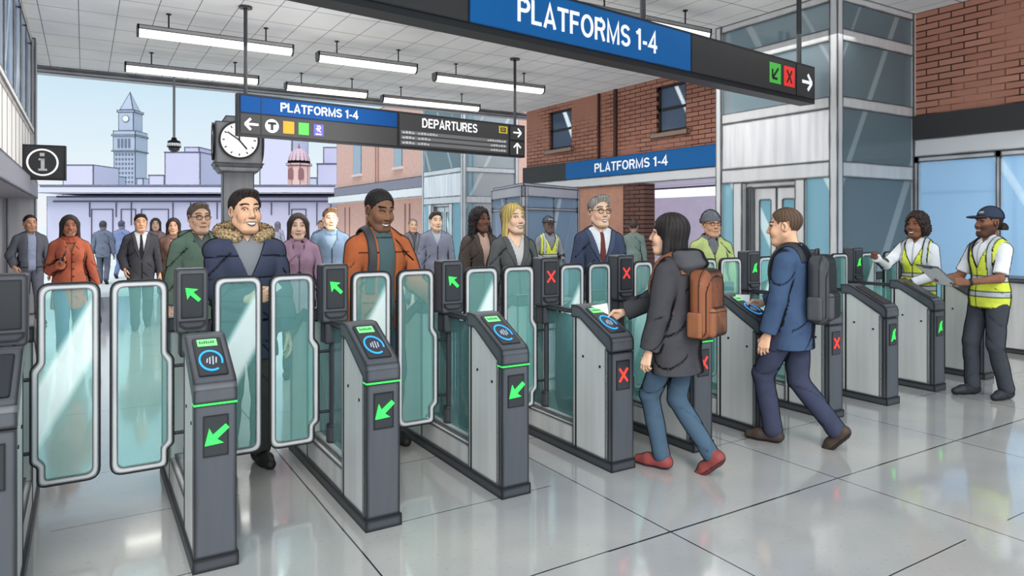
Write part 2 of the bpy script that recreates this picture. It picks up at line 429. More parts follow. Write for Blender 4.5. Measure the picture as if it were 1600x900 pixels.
# far stretch of the right wall
XF = 11.1
def YF(px): return y_on_x(XF, px)
yA, yB = Y_e1 - .3, 17.15
w1 = (YF(893), YF(858)); w2 = (YF(1072), YF(1026))
mb = MB()
ys = [yA, w2[0], w2[1], w1[0], w1[1], yB]
zb, zt = 3.24, CEIL
zw0, zw1 = 3.66, 4.72
for i in range(5):
    if i in (1, 3):
        mb.box(XF, XF + .3, ys[i], ys[i + 1], zb, zw0).box(XF, XF + .3, ys[i], ys[i + 1], zw1, zt)
    else: mb.box(XF, XF + .3, ys[i], ys[i + 1], zb, zt)
struct(mb.build('wall_brick', brickR))
lint = mat('stone_sill', '#a98f80', .8, 0, .015)
dkf = mat('sash_frame_dark', '#3d3a3c', .6, 0, .008)
for k, (a, b) in ((2, w2), (3, w1)):
    m_ = MB()
    m_.box(XF + .06, XF + .12, a, a + .07, zw0, zw1).box(XF + .06, XF + .12, b - .07, b, zw0, zw1)
    m_.box(XF + .06, XF + .12, a, b, zw0, zw0 + .06).box(XF + .06, XF + .12, a, b, zw1 - .06, zw1).box(XF + .06, XF + .12, a, b, (zw0 + zw1) / 2 - .03, (zw0 + zw1) / 2 + .03)
    wo = struct(m_.build('window_%d' % k, dkf))
    bx('window_pane', glass('sash_glass', '#59677a', .15, glare=.9), wo, XF + .08, XF + .1, a, b, zw0, zw1)
    bx('window_sill', lint, wo, XF - .1, XF + .1, a - .12, b + .12, zw0 - .12, zw0)
# brick pilasters
struct(MB().box(XF - .05, XF, YF(964) - .02, YF(964) + .08, zb, zt).box(XF - .05, XF, YF(938), YF(938) + .06, zb, zt).build('trim_5', mat('dark_downpipe', '#5d3f37', .7, 0, .012)))
# fascia with the small platform sign
struct(MB().box(XF - .12, XF, yA, yB, 2.55, 2.78).build('trim_6', cream_m))
fs = empty('fascia_sign', (XF - .14, YF(890), 2.78), -PI / 2, 'long blue wall sign reading PLATFORMS 1-4 under the brick windows', 'sign')
L_b = YF(890) - yA - .3
bx('dark_panel', band_m, fs, -(yB - YF(890)), 0, 0, .14, 0, .46)
bx('blue_panel', sign_blue, fs, 0, L_b, 0, .14, 0, .46)
tx0, tx1 = YF(890) - YF(936), YF(890) - YF(1051)
text('sign_lettering', 'PLATFORMS 1-4', tx0, tx1, .12, .34, -.003, sign_white, fs, .012)
# ground floor under the fascia: brick piers, shop opening with a strip light
pink = mat('salmon_brick_pier', '#cb9883', .85, 0, .015, .2, 'mottle', .08)
struct(MB().box(XF, XF + .3, YF(975), yB, 0, 2.55).build('wall_pier', pink))
pierb = brick('brown_brick', 1, '#7d5e55', '#725349', '#2d2220', ms=.012)
struct(MB().box(XF - .03, XF + .3, YF(1008), YF(975), 0, 2.55).build('wall_pier_brown', pierb))
lil = mat('lilac_interior', '#b3aec2', .8, 0, 0, .2, 'mottle', .05, .55)  # interior glows by itself in place of lamps inside the arcade
struct(MB().box(XF + 2.6, XF + 2.7, yA, yB + 3, 0, 2.7).build('wall_arcade', lil))
struct(MB().box(XF + .3, XF + 2.7, yA, yB, 2.55, 2.62).build('ceiling_arcade', lil))
al = empty('strip_light', (XF + 1.3, YF(1060) + .9, 2.3), 0, 'pale strip light with four panels inside the arcade opening', 'light')
bx('housing', mat('grey_housing', '#8b8b92', .5, 0, .01), al, -.12, .12, -1.25, 1.25, .16, .20)
for i in range(4): bx('diffuser', glow('cool_tube', '#eef3f7', .9), al, -.1, .1, -1.2 + i * .61, -1.2 + i * .61 + .57, -.04, .16)
struct(MB().box(-1.62, -1.1, 15.0, 15.12, 0, 2.35).build('wall_left_return', cream_m))
# ---- left wall X = -.8
XL = -.8
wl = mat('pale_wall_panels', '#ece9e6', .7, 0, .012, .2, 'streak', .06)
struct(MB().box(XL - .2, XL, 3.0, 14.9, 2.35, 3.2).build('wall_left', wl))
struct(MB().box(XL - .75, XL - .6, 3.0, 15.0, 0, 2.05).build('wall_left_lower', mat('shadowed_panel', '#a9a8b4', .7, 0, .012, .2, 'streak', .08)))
seam = MB()
for y in np.arange(9.2, 14.8, .62): seam.box(XL - .01, XL + .004, y, y + .014, 2.35, 3.2)
for y in np.arange(9.8, 14.8, .9): seam.box(XL - .61, XL - .594, y, y + .03, 0, 2.05)
struct(seam.build('trim_7', black_m))
struct(MB().box(XL - .75, XL + .10, 3.0, 15.0, 2.05, 2.35).build('trim_8', mat('grey_ledge', '#8d8e98', .6, 0, .02)))
struct(MB().box(XL - .05, XL + .05, 3.0, 14.9, 3.2, 3.3).build('trim_9', mat('white_sill', '#e6e6e6', .6, 0, .02)))
m_ = MB()
for y in (3.0, 8.0, 9.9, 11.2, 12.4, 13.5, 14.8): m_.box(XL - .06, XL + .02, y, y + .06, 3.3, CEIL)
m_.box(XL - .06, XL + .02, 3.0, 14.9, CEIL - .12, CEIL)
wo = struct(m_.build('window_4', steel_light))
bx('window_pane', glass('left_window_glass', '#8fb2d4', .3, glare=.7), wo, XL - .04, XL - .02, 3.0, 14.9, 3.3, CEIL)
struct(MB().box(XL - .3, XL - .25, 3.0, 15.0, 3.2, CEIL).build('wall_left_behind', mat('dull_blue', '#7f9dbd')))
struct(MB().box(XL - .35, XL + .07, 14.9, 15.35, 0, CEIL).box(XL - .3, XL - .02, 16.7, 17.3, 0, CEIL).build('trim_10', mat('column_grey', '#b4b5ba', .6, 0, .02, .2, 'streak', .08)))
struct(MB().box(XL - .2, XL - .1, 15.3, 16.8, 0, CEIL).build('wall_left_end', mat('wall_pale', '#cfcdd0', .7, 0, .01)))
# ------------------------------------------------------------------ lifts (steel and glass towers)
def lift(loc, label, wide=2.1, deep=2.23, H=CEIL, ink_=None):
    r = empty('elevator_tower', loc, 0, label, 'elevator')
    sp_ = steel_light
    # corner posts: local x to the right, y away; left face x=0, front face y=0
    pb = MB()
    for x, y, wx, wy in ((0, 0, .13, .13), (wide - .13, 0, .13, .10), (0, deep - .12, .12, .12), (wide - .12, deep - .12, .12, .12)): 
        MB().box(x, x + wx, y, y + wy, 0, H).build('post', sp_, r)
    rails = [(2.27, 2.5), (3.26, 3.43), (4.22, 4.4), (H - .12, H)]
    for a, b in rails:
        bx('rail', sp_, r, .01, .10, .13, deep - .12, a, b)
        bx('rail', sp_, r, .13, wide - .13, .01, .10, a, b)
    bx('steel_panel', steel_panel, r, .02, .08, .13, deep - .12, 2.5, 3.26)
    bx('rail', sp_, r, .13, wide - .13, .01, .10, 0, .15)
    for a, b in ((3.43, 4.22), (4.4, H - .12)): bx('glass_panel', win_glass2, r, .04, .06, .13, deep - .12, a, b)
    for a, b in ((.15, 2.27), (2.5, 3.26), (3.43, 4.22), (4.4, H - .12)): bx('glass_panel', win_glass2, r, .13, wide - .13, .04, .06, a, b)
    # door wall of the left face
    k = deep / 2.23
    teal = glass('lift_side_glass', '#8fbcc8', .35, glare=.6)
    bx('glass_panel', teal, r, .04, .06, .13 * k, .53 * k, .1, 2.27)
    bx('glass_panel', teal, r, .04, .06, 1.86 * k, 2.1 * k, .1, 2.27)
    bx('post', sp_, r, .0, .12, .53 * k, .70 * k, 0, 2.27); bx('post', sp_, r, .0, .12, 1.68 * k, 1.86 * k, 0, 2.27)
    jb = MB()
    for i in range(4): jb.box(.05 + .02 * i, .2, (1.55 + .03 * i) * k, (1.575 + .03 * i) * k, 0, 2.2)
    jb.build('door_jamb', mat('jamb_grey', '#77787d', .5, .2, .008), r)
    for y0, y1 in ((.70, 1.12), (1.125, 1.55)):
        d = MB()
        y0, y1 = y0 * k, y1 * k
        d.ring([(y0, .02), (y1, .02), (y1, 2.18), (y0, 2.18)], [(y0 + .11, .15), (y1 - .11, .15), (y1 - .11, 1.98), (y0 + .11, 1.98)], .14, .19, 'x')
        do = d.build('door_leaf', sp_, r)
        bx('door_glass', teal, do, .16, .17, y0 + .11, y1 - .11, .15, 1.98)
    bx('lintel', sp_, r, .1, .2, .7 * k, 1.68 * k, 2.18, 2.27)
    # car and counterweight rails inside
    ib = MB()
    for x in (.75, .95, 1.3, 1.5): ib.box(x, x + .04, 1.5 * k, 1.56 * k, .1, H - .1)
    ib.build('guide_rail', mat('lift_rail_dark', '#4d5a62', .5), r)
    bx('back_panel', mat('lift_back', '#9fb0b8', .7, 0, 0, .2, 'streak', .16, .12), r, .3, wide - .12, deep - .10, deep - .06, 0, H)  # back panel given a slight glow to lighten the shaft
    return r
lift((9.07, Y_e0, 0), 'tall steel and glass elevator tower with doors behind the man in the blue suit')
XT2 = 10.2
lift((XT2, 19.5, 0), 'farther steel and glass elevator tower beyond the hanging departures sign', 2.1, 3.1, 6.2)
# ------------------------------------------------------------------ ceiling lights
def make_light(L):
    r = empty('fluorescent_light', (0, 0, 0))
    bx('housing', mat('trough_grey', '#9a9a9c', .5, 0, .012), r, -.02, L + .02, -.10, .10, .09, .16)
    MB().prism([(-.09, .09), (-.075, .02), (-.03, -.012), (.03, -.012), (.075, .02), (.09, .09)], 0, L, 'x').build('diffuser', glow('warm_tube', '#fffdf0', 1.25), r)
    for x0, x1 in ((-.03, 0), (L, L + .03)): MB().prism([(-.10, .16), (-.10, .08), (-.08, .01), (-.03, -.02), (.03, -.02), (.08, .01), (.10, .08), (.10, .16)], x0, x1, 'x').build('end_cap', mat('cap_grey', '#6d6d70', .5, 0, .01), r)
    for x in (.18 * L, .82 * L): MB().tube((x, 0, .16), (x, 0, .40), .012, n=8).tube((x, 0, .385), (x, 0, .40), .04, n=10).build('hanger', black_m, r)
    return r
protoL = {}
LZ = CEIL - .40
for x0, x1, y, lab in ((.72, 3.02, 12.1, 'long fluorescent light nearest the left wall, in the front row of the two'), (.68, 3.05, 15.0, 'long fluorescent light nearest the left wall, in the row by the roof edge'),
                  (3.55, 5.4, 12.3, 'short fluorescent light in the middle of the front row, above the small hanging sign'), (3.72, 5.5, 15.3, 'short fluorescent light in the middle of the row by the roof edge'),
                  (6.05, 8.65, 12.75, 'long fluorescent light next to the right pole of the departures sign'), (6.03, 8.6, 15.6, 'long fluorescent light just above the departures sign, by the roof edge'),
                  (5.85, 8.35, 7.7, 'long fluorescent light above the big blue sign, nearest of all'), ):
    L = round(x1 - x0, 2)
    o = make_light(L); o.location = (x0, y, LZ)
    tag(o, lab, 'light', 'fluorescent ceiling lights')
    if y > 9: lamp('tube_glow', 'AREA', ((x0 + x1) / 2, y, LZ - .06), 14, (1, .98, .9), L, .16, look=((x0 + x1) / 2, y, 0))
# ------------------------------------------------------------------ hanging signs
def sign_root(name, p0, p1, zb, label):
    a = math.atan2(p1[1] - p0[1], p1[0] - p0[0])
    r = empty(name, (p0[0], p0[1], zb), a, label, 'sign')
    Lr = math.hypot(p1[0] - p0[0], p1[1] - p0[1]); ux, uy = (p1[0] - p0[0]) / Lr, (p1[1] - p0[1]) / Lr
    def t(px):       # distance along the sign of an image column
        u = (px - 800.0) / FPX
        nx, ny = RX - u * FX, RY - u * FY
        return -(p0[0] * nx + p0[1] * ny) / (ux * nx + uy * ny)
    return r, Lr, t
# departures sign
r, L, t = sign_root('departures_sign', gp(372, 10.38), gp(820, 13.9), 2.93, 'hanging sign with PLATFORMS 1-4, coloured squares and a DEPARTURES board')
h = .64
bx('casing', sign_edge, r, 0, L, .0, .14, 0, h)
e_ = .025
x408, x620, x622, x795 = t(408), t(620.5), t(622), t(795.5)
hm = .345
bx('blue_panel', mat('sign_blue_deep', '#0c4684', .6, 0, .010, .15), r, e_, x620, -.012, .0, hm, h - e_)
bx('charcoal_panel', sign_grey, r, e_, x620, -.010, .0, e_, hm)
bx('divider', sign_edge, r, x408 - .008, x408 + .008, -.016, 0, e_, h - e_)
bx('board_panel', sign_grey, r, x622 + .01, x795 - .01, -.012, 0, e_, h - e_)
bx('arrow_panel', sign_grey, r, x795 + .01, L - e_, -.012, 0, e_, h / 2 - .008)
bx('arrow_panel', sign_grey, r, x795 + .01, L - e_, -.012, 0, h / 2 + .008, h - e_)
text('sign_lettering', 'PLATFORMS 1-4', t(438), t(559), hm + .075, h - .085, -.013, sign_white, r, .012)
text('sign_lettering', 'DEPARTURES', t(659), t(745), .395, .56, -.013, sign_white, r, .012)
arrow_thin(MB(), t(393), .18, .2, PI, -.016, -.010, .035).build('left_arrow', sign_white, r)
arrow_thin(MB(), t(807.5), h * .75, .2, 0, -.018, -.012, .03).build('right_arrow', sign_white, r)
arrow_thin(MB(), t(807.5), h * .26, .21, PI / 2, -.018, -.012, .03).build('up_arrow', sign_white, r)
cx = t(424.5)
dsc = MB().prism([(cx + .105 * math.cos(a), .18 + .105 * math.sin(a)) for a in np.linspace(0, 2 * PI, 32, False)], -.016, -.010, 'y').build('transit_disc', sign_white, r)
MB().box(cx - .065, cx + .065, -.020, -.016, .20, .24).box(cx - .02, cx + .02, -.020, -.016, .115, .24).build('letter_mark', sign_edge, dsc)
for a, b, m_ in ((442, 459, sign_orange), (466, 482, sign_green), (489.5, 505, sign_purple)):
    q = bx('line_square', m_, r, t(a), t(b), -.016, -.010, .085, .275)
    if m_ is sign_purple:
        x_ = (t(a) + t(b)) / 2
        mm = MB()
        mm.path([(x_ - .03, -.018, .24), (x_ + .02, -.018, .245), (x_ + .03, -.018, .21), (x_ - .01, -.018, .18), (x_ + .035, -.018, .15)], .008)
        mm.path([(x_ - .045, -.018, .19), (x_ - .01, -.018, .22), (x_ - .02, -.018, .16)], .007).box(x_ - .05, x_ + .045, -.02, -.016, .105, .122)
        mm.build('pictogram', sign_white, q)
rows = [(.315, .245), (.225, .155), (.135, .065)]
for i, (z1_, z0_) in enumerate(rows):
    row = bx('timetable_row', sign_dim, r, x622 + .05, x795 - .06, -.015, -.010, z0_ + .004, z1_ - .004)
    for (a, b) in ((x622 + .08, t(648)), (t(652.5), t((684, 673, 671)[i])), (t((761, 766, 766)[i]), x795 - .09)):
        n_ = max(4, int((b - a) / .055)); g = MB()
        for k in range(n_):
            q = a + (b - a) * k / n_; g.box(q, q + (b - a) / n_ * .72, -.018, -.0145, z0_ + .016, z1_ - .014 - .012 * ((k * 7 + i * 3) % 3 == 0))
        g.build('row_text', sign_pale, row)
yr = MB().ring([(t(779), .44), (t(792), .44), (t(792), .575), (t(779), .575)], [(t(781), .46), (t(790), .46), (t(790), .555), (t(781), .555)], -.018, -.010, 'y')
yr.box(t(783), t(788), -.016, -.010, .49, .50).box(t(783), t(788), -.016, -.010, .52, .53).build('yellow_icon', sign_yellow, r)
for px in (386, 808):
    x_ = t(px)
    MB().tube((x_, .07, h), (x_, .07, CEIL - 2.93), .028, n=12).tube((x_, .07, CEIL - 2.93 - .03), (x_, .07, CEIL - 2.93), .10, n=14).build('hanger_pole', dark2, r, smooth=False)
# big sign
pE = gp(1273, 9.92); pM = gp(735, 6.13)
dv = Vector((pE[0] - pM[0], pE[1] - pM[1])).normalized()
pL = (pE[0] - dv.x * 8.0, pE[1] - dv.y * 8.0)
ZB = EYE + 1.745
r, L, t = sign_root('platform_sign', pL, pE, ZB, 'big overhead hanging sign, blue with PLATFORMS 1-4, nearest the viewer')
h = .50
bx('casing', sign_edge, r, 0, L, 0, .22, -.03, h)
xa, xb, xc = t(732), t(1078.5), t(1243)
bx('charcoal_panel', sign_grey, r, .02, xa - .006, -.012, 0, .03, h - .02)
bx('blue_panel', sign_blue, r, xa, xb, -.012, 0, .03, h - .02)
bx('charcoal_panel', sign_grey, r, xb + .006, xc - .006, -.012, 0, .03, h - .02)
bx('arrow_panel', sign_grey, r, xc + .006, L - .03, -.012, 0, .03, h - .02)
text('sign_lettering', 'PLATFORMS 1-4', t(807), t(1025), .145, .375, -.014, sign_white, r, .014)
arrow_thin(MB(), t(1259.5), h * .5, .26, 0, -.018, -.012, .045).build('right_arrow', sign_white, r)
g1 = bx('green_square', sign_green, r, t(1201), t(1218.5), -.016, -.010, .13, .40)
arrow_thin(MB(), (t(1201) + t(1218.5)) / 2, .265, .2, -.75 * PI, -.02, -.016, .032).build('down_arrow', sign_edge, g1)
g2 = bx('red_square', sign_red, r, t(1223.5), t(1240), -.016, -.010, .13, .40)
cross(MB(), (t(1223.5) + t(1240)) / 2, .265, .085, .028, -.02, -.016, .75).build('cross_mark', sign_edge, g2)
for px in (1016.5, 1260):
    x_ = t(px)
    MB().tube((x_, .11, h), (x_, .11, CEIL - ZB), .035, n=12).tube((x_, .11, CEIL - ZB - .03), (x_, .11, CEIL - ZB), .09, n=12).build('hanger_pole', dark2, r)
# information sign on the left wall
px_, d_ = 67, 10.7
ix, iy = gp(66.5, d_)
r = empty('information_sign', (ix, iy, zz(281, d_)), -.12, 'square black sign with a white letter i in a ring, on the left wall', 'sign')
bx('casing', mat('sign_black', '#35363a', .5, 0, .02), r, -.30, .30, 0, .12, 0, .54)
MB().ring([(.21 * math.cos(a), .27 + .21 * math.sin(a)) for a in np.linspace(0, 2 * PI, 36, False)], [(.185 * math.cos(a), .27 + .185 * math.sin(a)) for a in np.linspace(0, 2 * PI, 36, False)], -.008, 0, 'y').build('ring', sign_white, r)
mm = MB()
mm.box(-.035, .025, -.008, 0, .365, .415).box(-.05, .022, -.008, 0, .30, .33).box(-.022, .026, -.008, 0, .17, .33).box(-.055, .06, -.008, 0, .14, .172)
mm.build('letter_mark', sign_pale, r)
MB().tube((-.30, .06, .27), (-.36, .06, .27), .03).build('bracket', dark2, r)
# security camera on a drop pole
d_ = 15.6; cx_, cy_ = gp(272, d_)
r = empty('security_camera', (cx_, cy_, zz(238, d_)), 0, 'white dome security camera on a thin pole below the roof edge', 'camera')
zt_ = CEIL - zz(238, d_)
MB().tube((0, 0, .32), (0, 0, zt_), .028, n=10).build('pole', mat('pole_grey', '#8e9197', .5, 0, 0), r)
MB().lathe([(.03, .34), (.05, .33), (.06, .28), (.13, .25), (.15, .15), (.145, .11), (.06, .11)], n=18).build('housing', mat('camera_white', '#dfe2e6', .5, 0, .012, .3, None, .1, .35), r, True)  # housing given a glow because its underside gets little light
MB().lathe([(.12, .11), (.115, .06), (.07, .01), (.0, -.01)], n=18).build('lens_dome', mat('smoked_dome', '#3a3f48', .2, 0, 0, .6), r, True)
# street clock
d_ = 13.0; cx_, cy_ = gp(371, d_)
r = empty('street_clock', (cx_, cy_, 0), -.10, 'dark grey four-faced station clock on a square post behind the parka man', 'clock')
ck = mat('clock_grey', '#6f7174', .5, .1, .018, .3, 'streak', .12)
bx('post', ck, r, -.27, .27, -.27, .27, .2, 2.62); bx('base', ck, r, -.36, .36, -.36, .36, 0, .25)
MB().prism([(-.32, 2.55), (.32, 2.55), (.44, 2.72), (-.44, 2.72)], -.40, .40, 'y').build('collar', ck, r)
zc0, zc1 = zz(264, d_), zz(195, d_)
bx('case', ck, r, -.40, .40, -.40, .40, zc0, zc1)
MB().prism([(-.30, zc1), (.30, zc1), (.22, zc1 + .13), (-.22, zc1 + .13)], -.25, .25, 'y').build('cap', ck, r)
zc = zz(221, d_) - .02
def clock_face(rz):
    M = Matrix.Rotation(rz, 4, 'Z')
    def dsk(rad, y0, y1): return MB().prism([(rad * math.cos(a), zc + rad * math.sin(a)) for a in np.linspace(0, 2 * PI, 36, False)], y0, y1, 'y')
    MB().ring([(.35 * math.cos(a), zc + .35 * math.sin(a)) for a in np.linspace(0, 2 * PI, 40, False)], [(.315 * math.cos(a), zc + .315 * math.sin(a)) for a in np.linspace(0, 2 * PI, 40, False)], -.44, -.39, 'y').xf(M).build('bezel', black_m, r)
    fo = dsk(.32, -.425, -.39).xf(M).build('clock_face', mat('dial_white', '#eeeff0', .5, emit=.1), r)
    tk = MB()
    for k in range(12):
        a = k * PI / 6; tk.prism(stroke((.245 * math.sin(a), zc + .245 * math.cos(a)), (.285 * math.sin(a), zc + .285 * math.cos(a)), .02), -.43, -.425, 'y')
    tk.xf(M).build('hour_marks', black_m, fo)
    hd = MB().prism(stroke((0, zc), (-.20, zc + .14), .022), -.436, -.43, 'y').prism(stroke((-.02, zc + .02), (.13, zc - .16), .026), -.436, -.43, 'y').prism(stroke((0, zc), (.0, zc + .12), .026), -.436, -.43, 'y')
    hd.xf(M).build('hands', black_m, fo)
for k in range(4): clock_face(k * PI / 2)
# glass kiosk in front of the far wall
x0, y0 = gp(770, 15.2); x1, y1 = gp(818, 13.0); x2, y2 = gp(903, 14.8)
r = empty('glass_shelter', (x1, y1, 0), 0, 'glass waiting shelter with a grey metal frame behind the blonde woman', 'shelter')
km = mat('shelter_frame', '#a9acb6', .5, .1, .015)
def wallseg(a, b, H0=2.32):
    a, b = Vector((a[0] - x1, a[1] - y1, 0)), Vector((b[0] - x1, b[1] - y1, 0)); Ls = (b - a).length; ang = math.atan2(b.y - a.y, b.x - a.x)
    M = Matrix.Translation(a) @ Matrix.Rotation(ang, 4, 'Z')
    MB().box(0, .09, -.045, .045, 0, H0).box(Ls - .09, Ls, -.045, .045, 0, H0).box(0, Ls, -.04, .04, H0 - .2, H0).box(0, Ls, -.04, .04, 0, .12).box(0, Ls, -.03, .03, H0 - .46, H0 - .40).box(Ls * .5, Ls * .5 + .05, -.03, .03, .1, H0 - .2).xf(M).build('frame', km, r)
    MB().box(.09, Ls - .09, -.01, .01, .12, H0 - .2).xf(M).build('glass_panel', win_far, r)
wallseg((x1, y1), (x0, y0)); wallseg((x1, y1), (x2, y2))
rf = [(x0 - x1, y0 - y1), (0, 0), (x2 - x1, y2 - y1), (x2 - x1 + x0 - x1, y2 - y1 + y0 - y1)]
MB().prism(rf, 2.32, 2.38, 'z').build('roof', km, r)
# ------------------------------------------------------------------ fare gates
GY = 3.46                       # front of the gate row
GX = [-.325, .52, 1.34, 2.16, 2.98, 3.72, 4.42, 5.27, 6.10, 6.99, 7.95]
def make_gate(head=True, far_cab=True):
    r = empty('fare_gate')
    hw = .088
    G1 = 1.56
    # cabinet sides: near and far, mirrored
    prof = [(.03, .06), (.42, .06), (.42, .965), (.33, .965), (.03, .79)]
    def mir(p): return [(G1 - y, z) for y, z in p]
    MB().prism(prof, -hw, hw).build('cabinet', steel, r)
    MB().prism([(.375, .06), (.39, .06), (.39, .96), (.375, .96)], -hw - .003, hw + .003).build('seam', black_m, r)
    MB().prism(mir(prof), -hw, hw).build('cabinet', steel, r)
    cap = [(-.006, .772), (-.006, .835), (.004, .862), (.028, .882), (.335, 1.035), (.35, 1.04), (.43, 1.04), (.43, .955), (.335, .955), (.05, .795), (.04, .772)]
    c1 = MB().prism(cap, -hw - .006, hw + .006).build('top_housing', dark, r)
    MB().prism(mir(cap), -hw - .006, hw + .006).build('top_housing', dark, r)
    MB().box(-hw - .004, hw + .004, -.004, .035, .06, .766).build('front_panel', dark, r)
    MB().box(-hw - .004, hw + .004, G1 - .035, G1 + .004, .06, .766).build('front_panel', dark, r)
    MB().box(-hw - .012, hw + .012, -.014, G1 + .014, 0, .062).build('plinth', plinth_m, r)
    # low beam between the cabinets with its ledge
    bb = MB().box(-hw + .004, hw - .004, .42, G1 - .42, .062, .20)
    bb.build('beam', steel, r)
    MB().box(-hw + .03, hw - .03, .42, G1 - .42, .20, .222).build('beam_ledge', steel_light, r)
    for a, b in ((.425, .83), (.92, G1 - .425)): MB().box(-.006, .006, a, b, .222, .95).build('infill_glass', infill_glass, r)
    MB().box(-hw - .003, hw + .003, .036, .066, .062, .79).build('edge_strip', steel_light, r)
    # screws
    for sx in (-1, 1):
        for y, z in ((.30, .70), (.12, .66)):
            MB().tube((sx * hw, y, z), (sx * (hw + .004), y, z), .009, n=10).build('screw', black_m, r)
    # reader on the sloping top
    sl = math.atan2(1.035 - .882, .335 - .028)
    def on_slope(v, off=0.0):    # v along the slope from its lower end
        return (.028 + v * math.cos(sl) - off * math.sin(sl), .882 + v * math.sin(sl) + off * math.cos(sl))
    M = Matrix.Translation((0, .028, .882)) @ Matrix.Rotation(sl, 4, 'X')
    def flat(poly, h0, h1): return MB().prism(poly, h0, h1, 'z').xf(M)
    rd = flat(rrect(-.066, .066, .012, .315, .014), -.004, .006).build('reader_plate', screen_m, r)
    flat([(-.045, .245), (.045, .245), (.045, .30), (-.045, .30)], .004, .009).build('display', lcd_m, rd)
    tx = MB()
    for k in range(7): tx.prism([(-.036 + k * .0102, .262), (-.029 + k * .0102, .262), (-.029 + k * .0102, .284 - .006 * (k % 3 == 1)), (-.036 + k * .0102, .284 - .006 * (k % 3 == 1))], .009, .0098, 'z')
    tx.xf(M).build('display_text', lcd_text, rd)
    ro = []; ri = []
    for a in np.linspace(math.radians(-25), math.radians(300), 40):
        ro.append((.054 * math.cos(a), .125 + .082 * math.sin(a))); ri.append((.046 * math.cos(a), .125 + .071 * math.sin(a)))
    mb = MB(); n = len(ro)
    vs = [(x, y, .0062) for x, y in ro] + [(x, y, .0062) for x, y in ri] + [(x, y, .010) for x, y in ro] + [(x, y, .010) for x, y in ri]
    fs = []
    for i in range(n - 1):
        fs += [(2 * n + i, 2 * n + i + 1, 3 * n + i + 1, 3 * n + i), (i, i + 1, 2 * n + i + 1, 2 * n + i), (n + i, 3 * n + i, 3 * n + i + 1, n + i + 1)]
    mb.add(vs, fs).xf(M).build('tap_ring', blue_led, rd)
    wv = MB()
    for k, (x, hh) in enumerate(((-.02, .016), (-.008, .026), (.006, .032), (.02, .022))): wv.prism(stroke((x, .125 - hh), (x + .006, .125 + hh), .0055), .0062, .0085, 'z')
    wv.xf(M).build('tap_waves', wave_m, rd)
    # head: boxy display on a post
    hy = .87
    po = MB().tube((0, hy, .20), (0, hy, .90), .021, n=16).build('post', dark2, r, smooth=False)
    MB().lathe([(.036, .222), (.04, .23), (.04, .33), (.034, .34)], (0, hy, 0), 16).build('post_hub', dark2, po)
    hd = MB().prism(rrect(-.083, .083, .985, 1.348, .02, 4), hy - .055, hy + .065, 'y').build('display_head', dark, r)
    MB().prism(rrect(-.058, .058, 1.07, 1.32, .006, 3), hy - .062, hy - .05, 'y').build('screen', screen_m, hd)
    # curved lip under the screen
    MB().prism([(-.07, 1.055), (.07, 1.055), (.066, 1.03), (.04, 1.012), (-.04, 1.012), (-.066, 1.03)], hy - .072, hy - .05, 'y').build('card_lip', dark2, hd)
    MB().prism(rrect(-.062, .062, .85, .985, .012, 3), hy - .04, hy + .05, 'y').build('neck', dark2, r)
    MB().box(-.03, .03, .43, hy - .03, .965, .995).build('arm', dark2, r)
    MB().box(-.055, .055, -.010, .0, .525, .715).build('status_screen', screen_m, r)
    return r
def flap_shape(wd, side):
    """glass flap polygon with a notched hinge edge; side -1 left of the gate, +1 right"""
    x_in, x_step, x_out = .095, .125, .095 + wd
    z0, z1 = .245, 1.285
    o = [(x_out, z0, .055), (x_step, z0, .03), (x_step, .345, .012), (x_in, .37, .012), (x_in, .845, .012), (x_step, .885, .012), (x_step, z1, .055), (x_out, z1, .055)]
    k = .03
    i = [(x_out - k, z0 + k, .035), (x_step + k, z0 + k, .015), (x_step + k, .345 + .01, .01), (x_in + k, .37 + .02, .008), (x_in + k, .845 - .02, .008), (x_step + k, .885 - .01, .01), (x_step + k, z1 - k, .035), (x_out - k, z1 - k, .035)]
    O = rpoly(o); I = rpoly(i)
    return [(side * u, v) for u, v in O], [(side * u, v) for u, v in I]
rim_m = mat('flap_rim_black', '#17181a', .5, 0, 0)
def add_flap(r, side, wd):
    O, I = flap_shape(wd, side)
    y = .87
    f = MB().ring(O, I, y - .014, y + .014).build('flap', frame_m, r)
    def off(P, d):        # push outline outward by d
        c = []
        n = len(P)
        for i in range(n):
            k = 1
            while (Vector(P[i - k]) - Vector(P[i])).length < 1e-6: k += 1
            a = Vector(P[i - k]); k = 1
            while (Vector(P[(i + k) % n]) - Vector(P[i])).length < 1e-6: k += 1
            b = Vector(P[(i + k) % n]); t = (b - a).normalized(); nn = Vector((t.y, -t.x)) * d
            c.append((P[i][0] + nn.x * side * -1 * -1, P[i][1] + nn.y * side))
        return c
    # dark rim around the frame, standing in for a drawn black outline
    cen = Vector((sum(p[0] for p in O) / len(O), sum(p[1] for p in O) / len(O)))
    E = []
    n = len(O)
    for i, p in enumerate(O):
        k = 1
        while (Vector(O[i - k]) - Vector(p)).length < 1e-6: k += 1
        a = Vector(O[i - k]); k = 1
        while (Vector(O[(i + k) % n]) - Vector(p)).length < 1e-6: k += 1
        b = Vector(O[(i + k) % n]); t = (b - a).normalized(); nn = Vector((t.y, -t.x))
        ar = sum(O[j][0] * O[(j + 1) % n][1] - O[(j + 1) % n][0] * O[j][1] for j in range(n))
        if ar < 0: nn = -nn
        E.append((p[0] + nn.x * .009, p[1] + nn.y * .009))
    MB().ring(E, O, y - .011, y + .011).build('edging', rim_m, f)
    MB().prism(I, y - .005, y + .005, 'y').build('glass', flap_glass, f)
    for z in (.42, .80):
        MB().tube((side * .10, y, z - .03), (side * .10, y, z + .03), .012, n=10).tube((side * .02, y, z), (side * .10, y, z), .010, n=8).build('hinge', dark2, f)
proto = make_gate()
